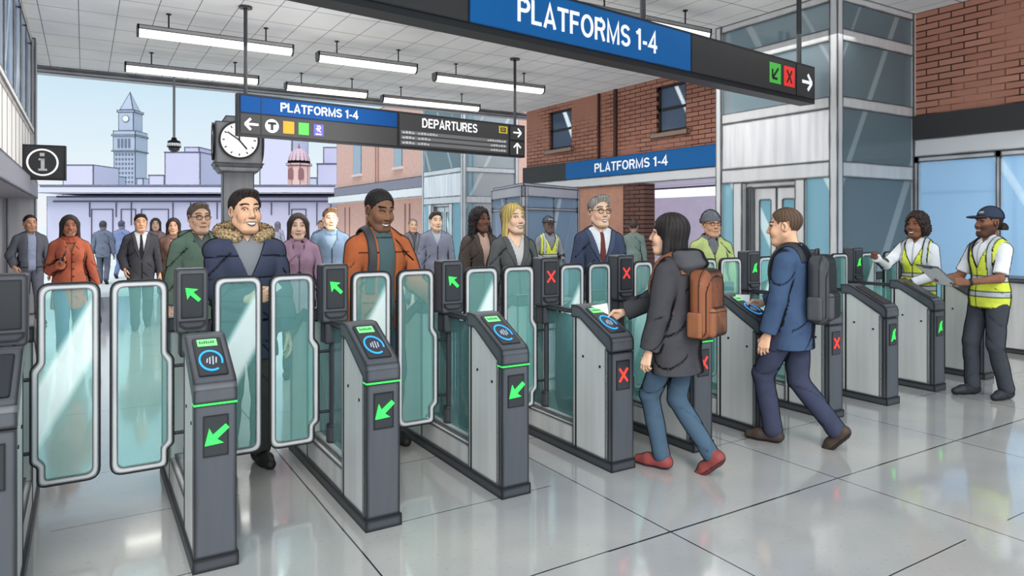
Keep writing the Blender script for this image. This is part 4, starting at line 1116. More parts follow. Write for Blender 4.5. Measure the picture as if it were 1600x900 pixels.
def hair_part(style, h, S):
    base = np.array(lin(S['haircol'])); fem = S.get('fem')
    P = [ell((0, .018, .042), (.086, .106, .094), .02)]
    bump = .0016; freq = 70
    if style == 'short': P += [ell((0, -.045, .108), (.058, .045, .026), .02)]
    if style == 'crop': P = [ell((0, .017, .040), (.083, .103, .092), .02)]
    if style == 'quiff': P += [ell((.012, -.050, .112), (.060, .045, .030), .02)]
    if style in ('long', 'bob', 'longdark'):
        zl = {'long': -.24, 'bob': -.165, 'longdark': -.27}[style]
        P = [ell((0, .02, .042), (.092, .110, .100), .02), cap_((0, .045, .03), (0, .06, zl + .04), .085, .07, k=.03, fy=.85),
             cap_((.072, .01, .03), (.088, .005, zl), .028, .026, k=.03), cap_((-.072, .01, .03), (-.088, .005, zl), .028, .026, k=.03)]
    if style == 'curly': P = [ell((0, .018, .045), (.100, .112, .105), .02), ell((.075, .02, -.03), (.045, .06, .075), .03), ell((-.075, .02, -.03), (.045, .06, .075), .03), ell((0, .07, -.03), (.08, .05, .08), .03)]
    if style == 'wavy': P = [ell((0, .02, .042), (.096, .112, .104), .02), cap_((.08, .02, .02), (.105, .0, -.20), .042, .045, k=.03), cap_((-.08, .02, .02), (-.105, .0, -.20), .042, .045, k=.03), cap_((0, .06, .0), (0, .07, -.20), .085, .085, k=.03)]
    if style == 'bunlow': P = [ell((0, .018, .040), (.083, .103, .090), .02), ell((0, .125, -.045), (.05, .045, .05), .01)]
    if style == 'buntop': P += [ell((0, .03, .15), (.04, .04, .035), .01)]
    F = fld(P, h, .01)
    X, Y, Z = F.X, F.Y, F.Z
    if style in ('short', 'crop', 'quiff', 'bunlow', 'buntop', 'thin'):
        hl = .088 if style != 'thin' else .105
        pl = -.85 * (Y + .068) - .53 * (Z - hl) + 0 * X
        F.cut(-pl)                                    # forehead and temples clear
        F.cut(np.maximum(np.maximum(Z - .035, .052 - np.abs(X)), np.abs(Y - .012) - .032) + 0 * X) if not fem else None   # over the ears
        F.cut(Z + .062 + .0 * X + 0 * Y)
    else:
        big = 1.0 if style != 'curly' else .95
        q = np.sqrt((X / (.071 * big)) ** 2 + ((Y + .105) / .098) ** 2 + ((Z + .026) / .122) ** 2)
        F.cut((q - 1) * .07)
        # clear the front below the chin
        F.cut(np.maximum(np.maximum(Y + .035, np.abs(X) - .05), Z + .03))
    if style in ('curly', 'wavy'):
        F.F += (.008 * np.sin(X * 150) * np.sin(Y * 140 + 1) * np.sin(Z * 130 + 2) + .004 * np.sin(X * 260 + Z * 90) * np.sin(Y * 250)).astype(f32)
    else:
        ang = np.arctan2(X, Y - .01); F.F += (bump * np.sin(ang * 26 + 9 * Z) + .0012 * np.sin(ang * 61 + 3)).astype(f32)
    V, Q, lap = F.mesh()
    ang = np.arctan2(V[:, 0], V[:, 1] - .01)
    sh = .75 + .25 * np.sin(ang * 26 + 9 * V[:, 2] + 2.2) + .18 * np.sin(ang * 61)
    col = base[None] * np.clip(sh, .35, 1.3)[:, None]
    top = np.exp(-((V[:, 2] - .10) / .022) ** 2) * (.35 + .35 * np.sin(ang * 17)) * S.get('shine', .5)  # hair shine painted in as a paler band near the crown
    col = col * (1 + top[:, None] * 1.2) + top[:, None] * .02
    return V, Q, col
def eye_part(sx, look, h=.0122, lid=None):
    n, m = 14, 10; V = []; Q = []
    for j in range(m + 1):
        th = PI * j / m
        for i in range(n): V.append((math.sin(th) * math.cos(2 * PI * i / n), math.cos(th), math.sin(th) * math.sin(2 * PI * i / n)))
    for j in range(m):
        for i in range(n): Q.append((j * n + i, j * n + (i + 1) % n, (j + 1) * n + (i + 1) % n, (j + 1) * n + i))
    V = np.array(V); L = nrm(look)
    # finer front pole: y=+1 at j=0 -> flip so the pole points forward
    V[:, 1] *= -1
    Rf = np.array(V); d = Rf @ L
    col = np.tile(np.array([.66, .65, .63]), (len(V), 1)); col[d > .62] = (.030, .018, .012); col[d > .90] = (.004, .004, .004)
    if lid is not None: col[:] = np.array(lin(lid)) * .8; col[(V[:, 2] < -.25) & (V[:, 2] > -.62)] = .004
    Q = np.array(Q)[:, ::-1]
    return V * h + V3(sx * .032, -.0655, .011), Q, col
# ---- hand in its own frame: x along the fingers, y = palm side, z = thumb side
def hand_part(h, curl, S, left):
    P = [cap_((-.035, 0, .0), (.0, 0, .0), .025, .024, k=.02, fy=.8)]
    zs = (.028, .010, -.009, -.026); ln = (.070, .078, .072, .056)
    for i in range(4):
        P.append(cap_((0, 0, zs[i] * .55), (.078 - .006 * abs(i - 1), -.002, zs[i]), .014, .0125, k=.012))
    for i in range(4):
        p = V3(.080 - .006 * abs(i - 1), -.002, zs[i]); a = curl * (.75 + .15 * i) if curl < 1.2 else curl
        an = 0.0
        for q, fr in enumerate((.46, .31, .23)):
            an += a * (.8 if q == 0 else 1.0); nx = p + ln[i] * fr * V3(math.cos(an), math.sin(an), -.02 * (i - 1))
            P.append(cap_(p, nx, .0092 - .0009 * q, .0086 - .0009 * q, k=.004)); p = nx
    t0 = V3(.012, .006, .022); t1 = V3(.046, .018 + .012 * min(curl, 1), .048); t2 = V3(.076, .026 + .022 * min(curl, 1), .046 - .012 * curl); t3 = t2 + V3(.022, .010, -.010 * curl)
    P += [cap_(t0, t1, .014, .0115, k=.012), cap_(t1, t2, .011, .0095, k=.006), cap_(t2, t3, .0092, .0075, k=.005)]
    F = fld(P, h); V, Q, lap = F.mesh()
    skin = np.array(lin(S['skin'])); col = np.tile(skin, (len(V), 1)); col *= (1 - .65 * sstep(-50, -160, lap))[:, None]
    return V, Q, col
def frame_from(xdir, thumb, left):
    x = nrm(xdir); z = np.array(thumb, float); z = nrm(z - x * (z @ x))
    y = np.cross(z, x)        # right-handed
    if not left: pass
    M = np.stack([x, y, z], 1)
    # right hand hanging: x=-Z, thumb=-Y -> palm must face +X (inward for the right side)
    want = np.cross(x, z) * (1 if left else -1)
    flip = (want @ y) < 0
    return M, flip
class Person: pass
def human(name_label, px, d, ytop, face, S):
    """S: appearance and pose. Returns a Person with frames for held things"""
    X, Y = S['at'] if 'at' in S else gp(px, d)
    d = FX * X + FY * Y
    hat = S.get('hat_h', .012)
    H = min(max(S.get('H', EYE + (350 - ytop) * d / FPX - hat), 1.50), 1.92); s = H / 1.75
    cdir = nrm(V3(-X, -Y, 0)); right = V3(-cdir[1], cdir[0], 0)   # image right as seen from the viewer
    a = math.radians(face); fdir = math.cos(a) * cdir + math.sin(a) * (right if right @ V3(RX, RY, 0) > 0 else -right)
    phi = math.atan2(fdir[0], -fdir[1])
    root = empty('person', (X, Y, 0), phi, name_label, 'person', S.get('group'))
    R = Person(); R.root = root; R.s = s; R.phi = phi; R.pos = V3(X, Y, 0)
    cph, sph = math.cos(phi), math.sin(phi); Rw = np.array([[cph, -sph, 0], [sph, cph, 0], [0, 0, 1]])
    R.world = lambda p: R.pos + Rw @ (np.array(p, float) * s)
    R.local = lambda p: Rw.T @ (np.array(p, float) - R.pos) / s
    q = S.get('q', 1.0 if d < 6 else (1.35 if d < 9 else (1.8 if d < 13 else 2.6)))    # detail
    fem = S.get('fem', False); drop = S.get('drop', 0.0); lean = S.get('lean', 0.0)
    bd = S.get('broad', .93); sw = (.172 if fem else .196) * bd; hwid = (.155 if fem else .158) * (.4 + .6 * bd)
    def U(x, y, z):      # upper body leans forward a little
        return V3(x, y - lean * max(0, z - .95), z - drop)
    hc = U(0, -.012, 1.628) + V3(*S.get('hoff', (0, 0, 0)))
    HR = rotm(math.radians(S.get('hyaw', 0)), math.radians(S.get('hpitch', 0)), math.radians(S.get('hroll', 0)))
    hs = S.get('hs', 1.08)
    def H2B(V): return (V * hs) @ HR.T + hc
    sh = {1: U(sw - .012, .0, 1.378), -1: U(-sw + .012, .0, 1.378)}
    wr = {1: V3(*S.get('L', (.275 * (.3 + .7 * bd), -.03, .825))), -1: V3(*S.get('R', (-.275 * (.3 + .7 * bd), -.03, .825)))}
    if 'Lw' in S: wr[1] = R.local(S['Lw'])
    if 'Rw' in S: wr[-1] = R.local(S['Rw'])
    el = {}
    for sd in (1, -1):
        pole = S.get('Lp' if sd == 1 else 'Rp', (sd * .45, .9, -.5))
        if 'L' not in S and 'Lw' not in S and sd == 1: wr[1] = wr[1] - V3(0, 0, drop)
        el[sd], wr[sd] = ik(sh[sd], wr[sd], .285, .255, pole)
    hip = {1: V3(.088, .0, .915 - drop), -1: V3(-.088, 0, .915 - drop)}
    feet = S.get('feet', {1: (.10, .0, 0, 10), -1: (-.10, .0, 0, -10)})
    kn = {}; an = {}; FM = {}
    for sd in (1, -1):
        fx, fy, pit, yw = feet[sd]
        Rf = rotm(math.radians(yw), 0); Rp = rotm(0, math.radians(-pit) * -1 * -1)
        ball = V3(0, -.10, 0)
        M = Rf @ rotm(0, math.radians(pit))
        def T(p, M=M, o=V3(fx, fy, 0), Rf=Rf): return o + Rf @ ball + M @ (np.array(p, float) - ball)
        FM[sd] = T; an[sd] = T((0, .01, .085))
        kn[sd], an[sd] = ik(hip[sd], an[sd], .425, .42, (0, -1, 0))
    # ---- body, one continuous skin
    def torso(e, zb=.80, k=.05):
        P = [ell(U(0, .0, .955), (hwid + e, .118 + e, .15 + e), k), ell(U(0, -.002, 1.13), ((.132 if fem else .150) * bd + e, .100 + e, .17 + e), k),
             ell(U(0, -.008, 1.30), ((.152 if fem else .178) * bd + e, .112 + e, .17 + e), k), cap_(U(-sw + .07, .004, 1.385), U(sw - .07, .004, 1.385), .060 + e * .8, k=k), cap_(U(.03, .014, 1.455), U(sw - .04, .004, 1.392), .040 + e * .5, .045 + e * .7, k=.03), cap_(U(-.03, .014, 1.455), U(-sw + .04, .004, 1.392), .040 + e * .5, .045 + e * .7, k=.03)]
        if fem: P += [ell(U(.065, -.085, 1.265), (.058 + e * .6, .05 + e * .6, .06 + e * .6), .05), ell(U(-.065, -.085, 1.265), (.058 + e * .6, .05 + e * .6, .06 + e * .6), .05)]
        P.append(cap_(U(-.06, .012, 1.44), U(.06, .012, 1.44), .045 + e * .6, k=.05))
        return P
    def arm(sd, e, stop=1.0, k=.035):
        f = wr[sd] - el[sd]; end = el[sd] + f * stop
        P = [cap_(sh[sd], el[sd], .050 + e, .041 + e, k=k), cap_(el[sd], end, .041 + e, .041 + e + (.029 - .041) * stop + e * .05, k=.02, clip=(end - nrm(f) * .004, nrm(f)))]
        return P
    def leg(sd, e, ends=1.0, k=.03):
        f = an[sd] - kn[sd]
        return [cap_(hip[sd], kn[sd], .086 + e, .060 + e, k=k), cap_(kn[sd], kn[sd] + f * ends, .057 + e, .044 + e * 1.3, k=.02)]
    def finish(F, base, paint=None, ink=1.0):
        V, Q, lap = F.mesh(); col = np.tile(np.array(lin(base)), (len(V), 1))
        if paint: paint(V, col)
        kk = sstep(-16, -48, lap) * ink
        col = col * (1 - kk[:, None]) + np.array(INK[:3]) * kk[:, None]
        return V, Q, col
    def emit(name, parts, m=cloth_m, parent=None):
        if sum(len(p[0]) for p in parts) == 0: return None
        return to_obj(name, [(p[0] * s, p[1], p[2]) for p in parts], m, parent or root)
    hb = .015 * min(q, 1.5)
    neck = [cap_(U(0, .016, 1.42), hc + HR @ V3(0, .022, -.05), .054 * (.86 if fem else 1), .050 * (.86 if fem else 1), k=.04)]
    B = torso(0) + neck + arm(1, 0, 1.0) + arm(-1, 0, 1.0) + leg(1, 0) + leg(-1, 0)
    for sd in (1, -1): B.append(cap_(an[sd], FM[sd]((0, -.10, .04)), .035, .03, k=.02))
    bV, bQ, bl = fld(B, hb).mesh(); parts = [(bV, bQ, np.tile(np.array(lin(S['skin'])), (len(bV), 1)))]
    nk = Fld(U(0, 0, 1.40) - V3(.10, .10, 0), hc + V3(.10, .10, -.06), .007 * q).add(torso(0) + neck).mesh()
    hF = head_field(.0034 * q, fem); hV, hQ, hl = hF.mesh(); parts.append((H2B(hV), hQ, head_colour(hV, hl, S)))
    R.hand = {}
    for sd in (1, -1):
        left = sd == 1; key = 'L' if left else 'R'
        fd = S.get(key + 'dir'); fd = nrm(wr[sd] - el[sd]) if fd is None else nrm(fd)
        th = S.get(key + 'th')
        if th is None: th = V3(0, -1, 0) if abs(fd[2]) > .75 else V3(-sd * .3, 0, 1)
        x = nrm(fd); z = np.array(th, float); z = nrm(z - x * (z @ x)); y = (np.cross(x, z) if left else -np.cross(x, z))
        M = np.stack([x, y, z], 1); det = np.linalg.det(M)
        o = wr[sd] + x * .012
        hv, hq, hcl = hand_part(.0042 * q if d < 9 else .0075, S.get(key + 'curl', .38), S, left)
        hq = hq if det > 0 else hq[:, ::-1]
        sc_ = .95 if fem else 1.05
        parts.append(((hv * sc_) @ M.T + o, hq, hcl)); R.hand[sd] = (o, M)
    body = emit('body', parts, skin_m)
    for sx in (1, -1):
        v, qd, cl = eye_part(sx, S.get('look', (0, -1, .0)), lid=S['skin'] if S.get('lids') else None); emit('eye', [(H2B(v), qd, cl)], skin_m, root)
    # ---- hair and headwear
    if S.get('hair'):
        v, qd, cl = hair_part(S['hair'], .0042 * q, S); emit('hair', [(H2B(v), qd, cl)], hair_m)
    if S.get('hat') == 'beanie':
        F = fld([ell((0, .02, .048), (.092, .112, .106), .01)], .0045 * q, .012)
        pl = F.Z - .045 - (-F.Y) * .12 + 0 * F.X; F.keep(-(pl))
        G = fld([ell((0, .02, .045), (.099, .119, .10), .01)], .0045 * q, .012); pz = G.Z - .048 + G.Y * .12 + 0 * G.X; G.keep(np.abs(pz) - .022)
        F.F += (.0012 * np.sin(np.arctan2(F.X, F.Y) * 36)).astype(f32) * np.ones_like(F.F); G.F += (.0016 * np.sin(np.arctan2(G.X, G.Y) * 36)).astype(f32) * np.ones_like(G.F)
        o = emit('beanie', [(lambda r: (H2B(r[0]), r[1], r[2]))(finish(F, S['hatcol'], ink=.4))]); emit('beanie_brim', [(lambda r: (H2B(r[0]), r[1], r[2]))(finish(G, S['hatcol'], ink=.4))], cloth_m, o)
    if S.get('hat') == 'cap':
        F = fld([ell((0, .02, .048), (.091, .111, .103), .01)], .0045 * q, .012); F.keep(-(F.Z - .045 + F.Y * .10 + 0 * F.X))
        def pc(V, col):
            m = (np.abs(V[:, 0]) < .035) & (V[:, 1] < -.05) & (np.abs(V[:, 2] - .092) < .009); col[m] = .45
            m = np.abs(V[:, 0]) < .003; col[m] = .01
        o = emit('cap', [(lambda r: (H2B(r[0]), r[1], r[2]))(finish(F, S['hatcol'], pc))])
        G = fld([ell((0, -.105, .050), (.074, .085, .014), .01)], .0042 * q, .01); G.keep(np.maximum(G.Y + .06 + 0 * G.X + 0 * G.Z, -(G.Z - .044 - 2.2 * G.X * G.X * -1 * -1 + .0) - .012))
        emit('cap_peak', [(lambda r: (H2B(r[0]), r[1], r[2]))(finish(G, S['hatcol']))], cloth_m, o)
    if S.get('glasses'):
        mb = MB()
        for sx in (1, -1):
            pts = [(sx * .033 + .024 * math.cos(t), -.098, .010 + .019 * math.sin(t)) for t in np.linspace(0, 2 * PI, 17)]
            mb.path(pts, .0026, 6); mb.path([(sx * .057, -.096, .014), (sx * .086, -.03, .016), (sx * .088, .015, .012)], .0024, 6)
        mb.path([(-.010, -.100, .014), (.010, -.100, .014)], .0026, 6)
        vv = H2B(np.array(mb.v)) * s; mb.v = [tuple(p) for p in vv]
        mb.build('eyeglasses', black_m, root)
    # ---- trousers and shoes
    h1 = .0095 * min(q, 1.9)
    e = S.get('leg_e', .016)
    P = [ell(U(0, .0, .945), (hwid + .012, .122, .12), .04)] + leg(1, e, .97) + leg(-1, e, .97)
    F = fld(P, h1, .01)
    F.wrinkle(.0035, (6, 6, 26), 1.0)
    F.cut(.01 - (F.Z - .02) + 0 * F.X + 0 * F.Y) if False else None
    def pl_(V, col):
        st = np.abs(V[:, 0]) < .004; col[st & (V[:, 2] > .80)] *= .3
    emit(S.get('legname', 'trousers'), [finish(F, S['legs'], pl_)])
    for sd in (1, -1):
        P = [cap_((0, .045, .05), (0, -.09, .042), .046, .047, k=.02), cap_((0, -.09, .040), (0, -.165, .030), .046, .034, k=.02), cap_((0, .02, .05), (0, .015, S.get('boot', .12)), .046, .05, k=.02)]
        F = fld(P, .006 * q, .01); F.keep(-F.Z + 0 * F.X + 0 * F.Y)
        def ps(V, col):
            col[V[:, 2] < .016] = np.array(lin(S.get('sole', '#2a2422')))
            m = (V[:, 2] > .016) & (V[:, 2] < .021); col[m] = .006
        v, qd, cl = finish(F, S.get('shoes', '#2b2826'), ps)
        v = np.array([FM[sd](p) for p in v]) if len(v) < 1 else (V3(*FM[sd]((0, 0, 0))) + v @ np.stack([FM[sd]((1, 0, 0)) - FM[sd]((0, 0, 0)), FM[sd]((0, 1, 0)) - FM[sd]((0, 0, 0)), FM[sd]((0, 0, 1)) - FM[sd]((0, 0, 0))], 0))
        emit('shoe', [(v, qd, cl)], leather_m)
    # ---- shirt / top under the jacket
    h2 = .0085 * min(q, 1.9)
    if 'shirt' in S:
        P = torso(.012) + ([] if S.get('vneck') else [cap_(U(0, .014, 1.43), U(0, .006, 1.488), .062 * (.88 if fem else 1), .058 * (.88 if fem else 1), k=.03, clip=(U(0, 0, 1.487), (0, -.25, 1)))])
        if S.get('sleeves'): P = P + arm(1, .018, .30 if S['sleeves'] == 'short' else .97) + arm(-1, .018, .30 if S['sleeves'] == 'short' else .97)
        if S.get('sleeves') == 'short':
            P = torso(.012) + [cap_(U(0, .014, 1.43), U(0, .006, 1.488), .062, .058, k=.03)]
            for sd in (1, -1):
                f = el[sd] - sh[sd]; P.append(cap_(sh[sd], sh[sd] + f * .86, .066, .066, k=.035, clip=(sh[sd] + f * .86, nrm(f))))
        F = fld(P, h2, .01); F.cut(F.Z - .86 + drop + 0 * F.X + 0 * F.Y)
        F.wrinkle(.002, ph=2.0)
        zt = 1.488 - drop
        wv = (F.Z - (zt - S.get('notch', .055))) * .55
        F.cut(np.maximum(np.maximum(np.abs(F.X) - wv, F.Y + .02), -(F.Z - (zt - .09)) + 0 * F.X)) if not S.get('crew') else None
        if S.get('vneck'): F.cut(np.maximum(np.maximum(np.abs(F.X) - (F.Z - 1.36 + drop) * .55, F.Y), (1.36 - drop) - F.Z))
        def psh(V, col):
            if S.get('buttons'): col[(np.abs(V[:, 0]) < .005) & (V[:, 1] < 0)] *= .45
            if S.get('crew'): m = (V[:, 2] > zt - .052) & (V[:, 2] < zt - .045); col[m] *= .2
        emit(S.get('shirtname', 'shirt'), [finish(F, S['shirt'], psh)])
        if S.get('tie'):
            F = fld(torso(.020), h2 * .8, .01); zt_ = 1.452 - drop; wt = .016 + np.clip((zt_ - F.Z) * .06, -.004, .03)
            F.keep(np.maximum(np.maximum(np.abs(F.X) - wt, F.Y + .0), np.maximum(F.Z - zt_, 1.02 - drop - F.Z)))
            emit('tie', [finish(F, S['tie'])])
        if S.get('collar_white'):
            P = [cap_(U(0, .012, 1.45), U(0, .006, 1.49), .070, .064, k=.01, clip=(U(0, 0, 1.492), (0, -.2, 1)))]
            F = fld(P, h2 * .8, .01); F.cut(np.maximum(np.abs(F.X) - np.clip((F.Z - 1.43 + drop) * .6, .004, .08), F.Y)); F.cut(F.Z - 1.435 + drop + 0 * F.X + 0 * F.Y)
            emit('shirt_collar', [finish(F, S['collar_white'])])
    # ---- jacket / coat
    J = S.get('jacket')
    if J:
        e = J.get('e', .028); hem = J.get('hem', .80) - drop; flare = J.get('flare', .012)
        P = torso(e, k=.05)
        P.append(cap_(U(0, 0, .98), V3(0, 0, hem - .02), hwid + e, hwid + e + flare, k=.05, fy=.76))
        P += arm(1, e * .85 + .004, .96, .016) + arm(-1, e * .85 + .004, .96, .016)
        if J.get('stand'): P.append(cap_(U(0, .016, 1.43), U(0, .012, 1.43 + J['stand']), .082, .080, k=.03, fy=.95, clip=(U(0, 0, 1.43 + J['stand']), (0, .12, 1))))
        F = fld(P, h2, .015)
        if J.get('puff'):
            zq = np.abs(np.sin(PI * (F.Z + .15 * F.X * F.X) / J['puff'])) ** .5; F.F -= (.011 * (zq - .6)).astype(f32) * np.ones_like(F.F)
        F.wrinkle(J.get('wr', .0045), (11, 8, 17), J.get('ph', 0.0))
        F.cut(F.Z - hem + 0 * F.X + 0 * F.Y)
        zb = J.get('vz', 1.15) - drop; vk = J.get('vk', .36); vmin = J.get('vmin', 0.0)
        if J.get('open', True):
            wdt = np.clip((F.Z - zb) * vk, -1, J.get('vmax', .11)) + vmin
            F.cut(np.maximum(np.maximum(np.abs(F.X) - wdt, F.Y + .01), (zb - F.Z) - (9 if vmin > 0 else 0)))
        if J.get('stand'):   # neck opening
            F.cut(np.sqrt(F.X ** 2 + (F.Y - .012 + lean * .45) ** 2) - .066 + np.where(F.Z > 1.40 - drop, 0, 1))
        jc = np.array(lin(J['col']))
        def pj(V, col):
            x, y, z = V[:, 0], V[:, 1], V[:, 2]
            fr = y < -.03
            arms_ = np.abs(x) > sw + .012
            if vmin == 0: col[fr & (np.abs(x - .004) < .0055) & (z < zb + .01) & ~arms_] = INK[:3]
            if J.get('pockets'):
                pz = J['pockets'] - drop
                m = fr & (np.abs(z - pz - .0 * np.abs(x)) < .005) & (np.abs(np.abs(x) - .11) < .055) & ~arms_; col[m] = INK[:3]
            if J.get('yoke'): m = (np.abs(z - 1.34 + drop) < .005) & ~arms_ & fr; col[m] = INK[:3]
            if J.get('buttons'):
                for k in range(4):
                    m = fr & (np.hypot(x - .03, z - (zb - .02 - .09 * k)) < .011); col[m] = .01
            if J.get('side'): m = (np.abs(y - .0) < .005) & (z < 1.15) & ~arms_; col[m] = INK[:3]
            if J.get('tint'): t_ = sstep(*J['tint'][1], z)[:, None]; col[:] = col * (1 - t_) + np.array(lin(J['tint'][0])) * t_
        jo = emit(J.get('name', 'jacket'), [finish(F, J['col'], pj)])
        R.jacket_e = e
        if J.get('lapel'):
            F = fld(torso(e + .010), h2 * .8, .012); zt = 1.47 - drop
            wdt = np.clip((F.Z - zb) * vk, 0, J.get('vmax', .11)); lw_ = np.where(F.Z > zb + (zt - zb) * .62, .048, .055 * np.clip((F.Z - zb) / (zt - zb) / .55, 0, 1))
            F.keep(np.maximum(np.maximum(np.abs(F.X) - wdt - lw_, wdt - .004 - np.abs(F.X)), np.maximum(np.maximum(F.Y + .01, zb - F.Z), F.Z - zt)))
            lc = J.get('lapelcol', J['col']); emit('lapel', [finish(F, lc)], cloth_m, jo)
        if J.get('collar'):    # folded stand collar
            P = []
            for t0, t1 in zip(np.linspace(-130, 130, 9)[:-1], np.linspace(-130, 130, 9)[1:]):
                def pt(t, z_=1.445): return U(.088 * math.sin(math.radians(t)), .015 + .078 * math.cos(math.radians(t)), z_ + .012 * math.cos(math.radians(t)))
                P.append(cap_(pt(t0), pt(t1), .026, .026, k=.01))
            F = fld(P, h2, .01); F.wrinkle(.002); emit('collar', [finish(F, J.get('collarcol', J['col']))], cloth_m, jo)
        if J.get('hood'):
            P = [ell(U(0, .115, 1.44), (.152, .085, .098), .03), cap_(U(-.10, .05, 1.465), U(-.075, -.06, 1.435), .036, .028, k=.03), cap_(U(.10, .05, 1.465), U(.075, -.06, 1.435), .036, .028, k=.03), cap_(U(-.1, .07, 1.48), U(.1, .07, 1.48), .05, k=.03)]
            F = fld(P, h2, .01); F.F += (.006 * np.sin(F.Z * 70 + 6 * F.X * 10 * F.X)).astype(f32) + 0 * F.F; emit('hood', [finish(F, J.get('hoodcol', J['col']))], cloth_m, jo)
        if J.get('fur'):
            P = []
            for t0, t1 in zip(np.linspace(-152, 152, 15)[:-1], np.linspace(-152, 152, 15)[1:]):
                def pt(t): return U(.150 * math.sin(math.radians(t)), .03 + .105 * math.cos(math.radians(t)), 1.50 + .035 * math.cos(math.radians(t)))
                P.append(cap_(pt(t0), pt(t1), .040, .040, k=.01))
            F = fld(P, .007, .02); F.F += (.009 * np.sin(F.X * 190 + 2) * np.sin(F.Y * 210) * np.sin(F.Z * 180 + 1)).astype(f32)
            def pf(V, col):
                n_ = .5 + .5 * np.sin(V[:, 0] * 150 + 40 * V[:, 2]) * np.sin(V[:, 1] * 170 + V[:, 2] * 120); col *= (.55 + .75 * n_)[:, None]
            emit('fur_trim', [finish(F, J['fur'], pf, .5)], cloth_m, jo)
    if S.get('scarf'):
        P = []
        for zz_, rr in ((1.455, .088), (1.495, .078)):
            for t0, t1 in zip(np.linspace(0, 360, 13)[:-1], np.linspace(0, 360, 13)[1:]):
                def pt(t): return U(rr * math.sin(math.radians(t)), .008 + rr * .95 * math.cos(math.radians(t)), zz_ + .022 * math.cos(math.radians(t)))
                P.append(cap_(pt(t0), pt(t1), .030, .030, k=.008))
        if S.get('scarf_tail', True): P += [cap_(U(-.01, -.10, 1.44), U(-.055, -.145, 1.24), .036, .034, k=.01, fy=.6), cap_(U(.01, -.10, 1.44), U(.05, -.145, 1.27), .034, .032, k=.01, fy=.6)]
        F = fld(P, h2, .012); F.wrinkle(.004, (30, 30, 60)); emit('scarf', [finish(F, S['scarf'])])
    if S.get('vest'):
        e = S.get('vest_e', .028); F = fld(torso(e) + [cap_(U(0, 0, .98), V3(0, 0, .82 - drop), hwid + e, hwid + e + .008, k=.05, fy=.76)], .0075 * min(q, 1.9), .01)
        F.wrinkle(.003, ph=.5); F.cut(F.Z - .835 + drop + 0 * F.X + 0 * F.Y)
        F.keep(np.abs(F.X) - (sw - .012) - .06 * np.clip((1.22 - drop - F.Z) / .2, 0, 1))
        wdt = np.clip((F.Z - 1.20 + drop) * .42, -1, .085); F.cut(np.maximum(np.maximum(np.abs(F.X) - wdt, F.Y), 1.20 - drop - F.Z))
        F.cut(np.sqrt(F.X ** 2 + (F.Y - .012) ** 2) - .078 + np.where(F.Z > 1.40 - drop, 0, 1))
        def pv(V, col):
            x, y, z = V[:, 0], V[:, 1], V[:, 2] + drop; sv = np.array(lin('#c9cfd2')); dk = np.array(INK[:3])
            m = (z > .945) & (z < .995); col[m] = sv
            for zl in (.945, .995): col[np.abs(z - zl) < .0045] = dk
            m = (np.abs(np.abs(x) - .115) < .021) & (z > 1.13); col[m] = sv
            for xl in (.094, .136): col[(np.abs(np.abs(x) - xl) < .0042) & (z > 1.13)] = dk
            m = (z > 1.085) & (z < 1.13); col[m] = sv
            for zl in (1.085, 1.13): col[np.abs(z - zl) < .0045] = dk
            col[(y < -.02) & (np.abs(x) < .005)] = dk
            col[np.abs(z - .842) < .006] = dk
            wd2 = np.clip((z - 1.20) * .42, -1, .085); col[(y < 0) & (np.abs(np.abs(x) - wd2) < .007) & (z > 1.20)] = dk
        emit('safety_vest', [finish(F, S['vest'], pv)])
    R.torso = torso; R.U = U; R.finish = finish; R.hc = hc; R.sw = sw; R.hwid = hwid; R.drop = drop; R.q = q; R.h2 = h2; R.el = el; R.wr = wr; R.H2B = H2B
    return R
def worn(R, name, base, parts, label, cat, m=leather_m):
    """a separate thing that sits on a person: parts = [(part_name, [(V,Q,col)], parent_index or None)] in body units"""
    o = empty(name, tuple(R.world(base)), R.phi, label, cat)
    made = []
    for pn, P, par in parts:
        made.append(to_obj(pn, [((p[0] - np.array(base)) * R.s, p[1], p[2]) for p in P], m, o if par is None else made[par]))
    return o
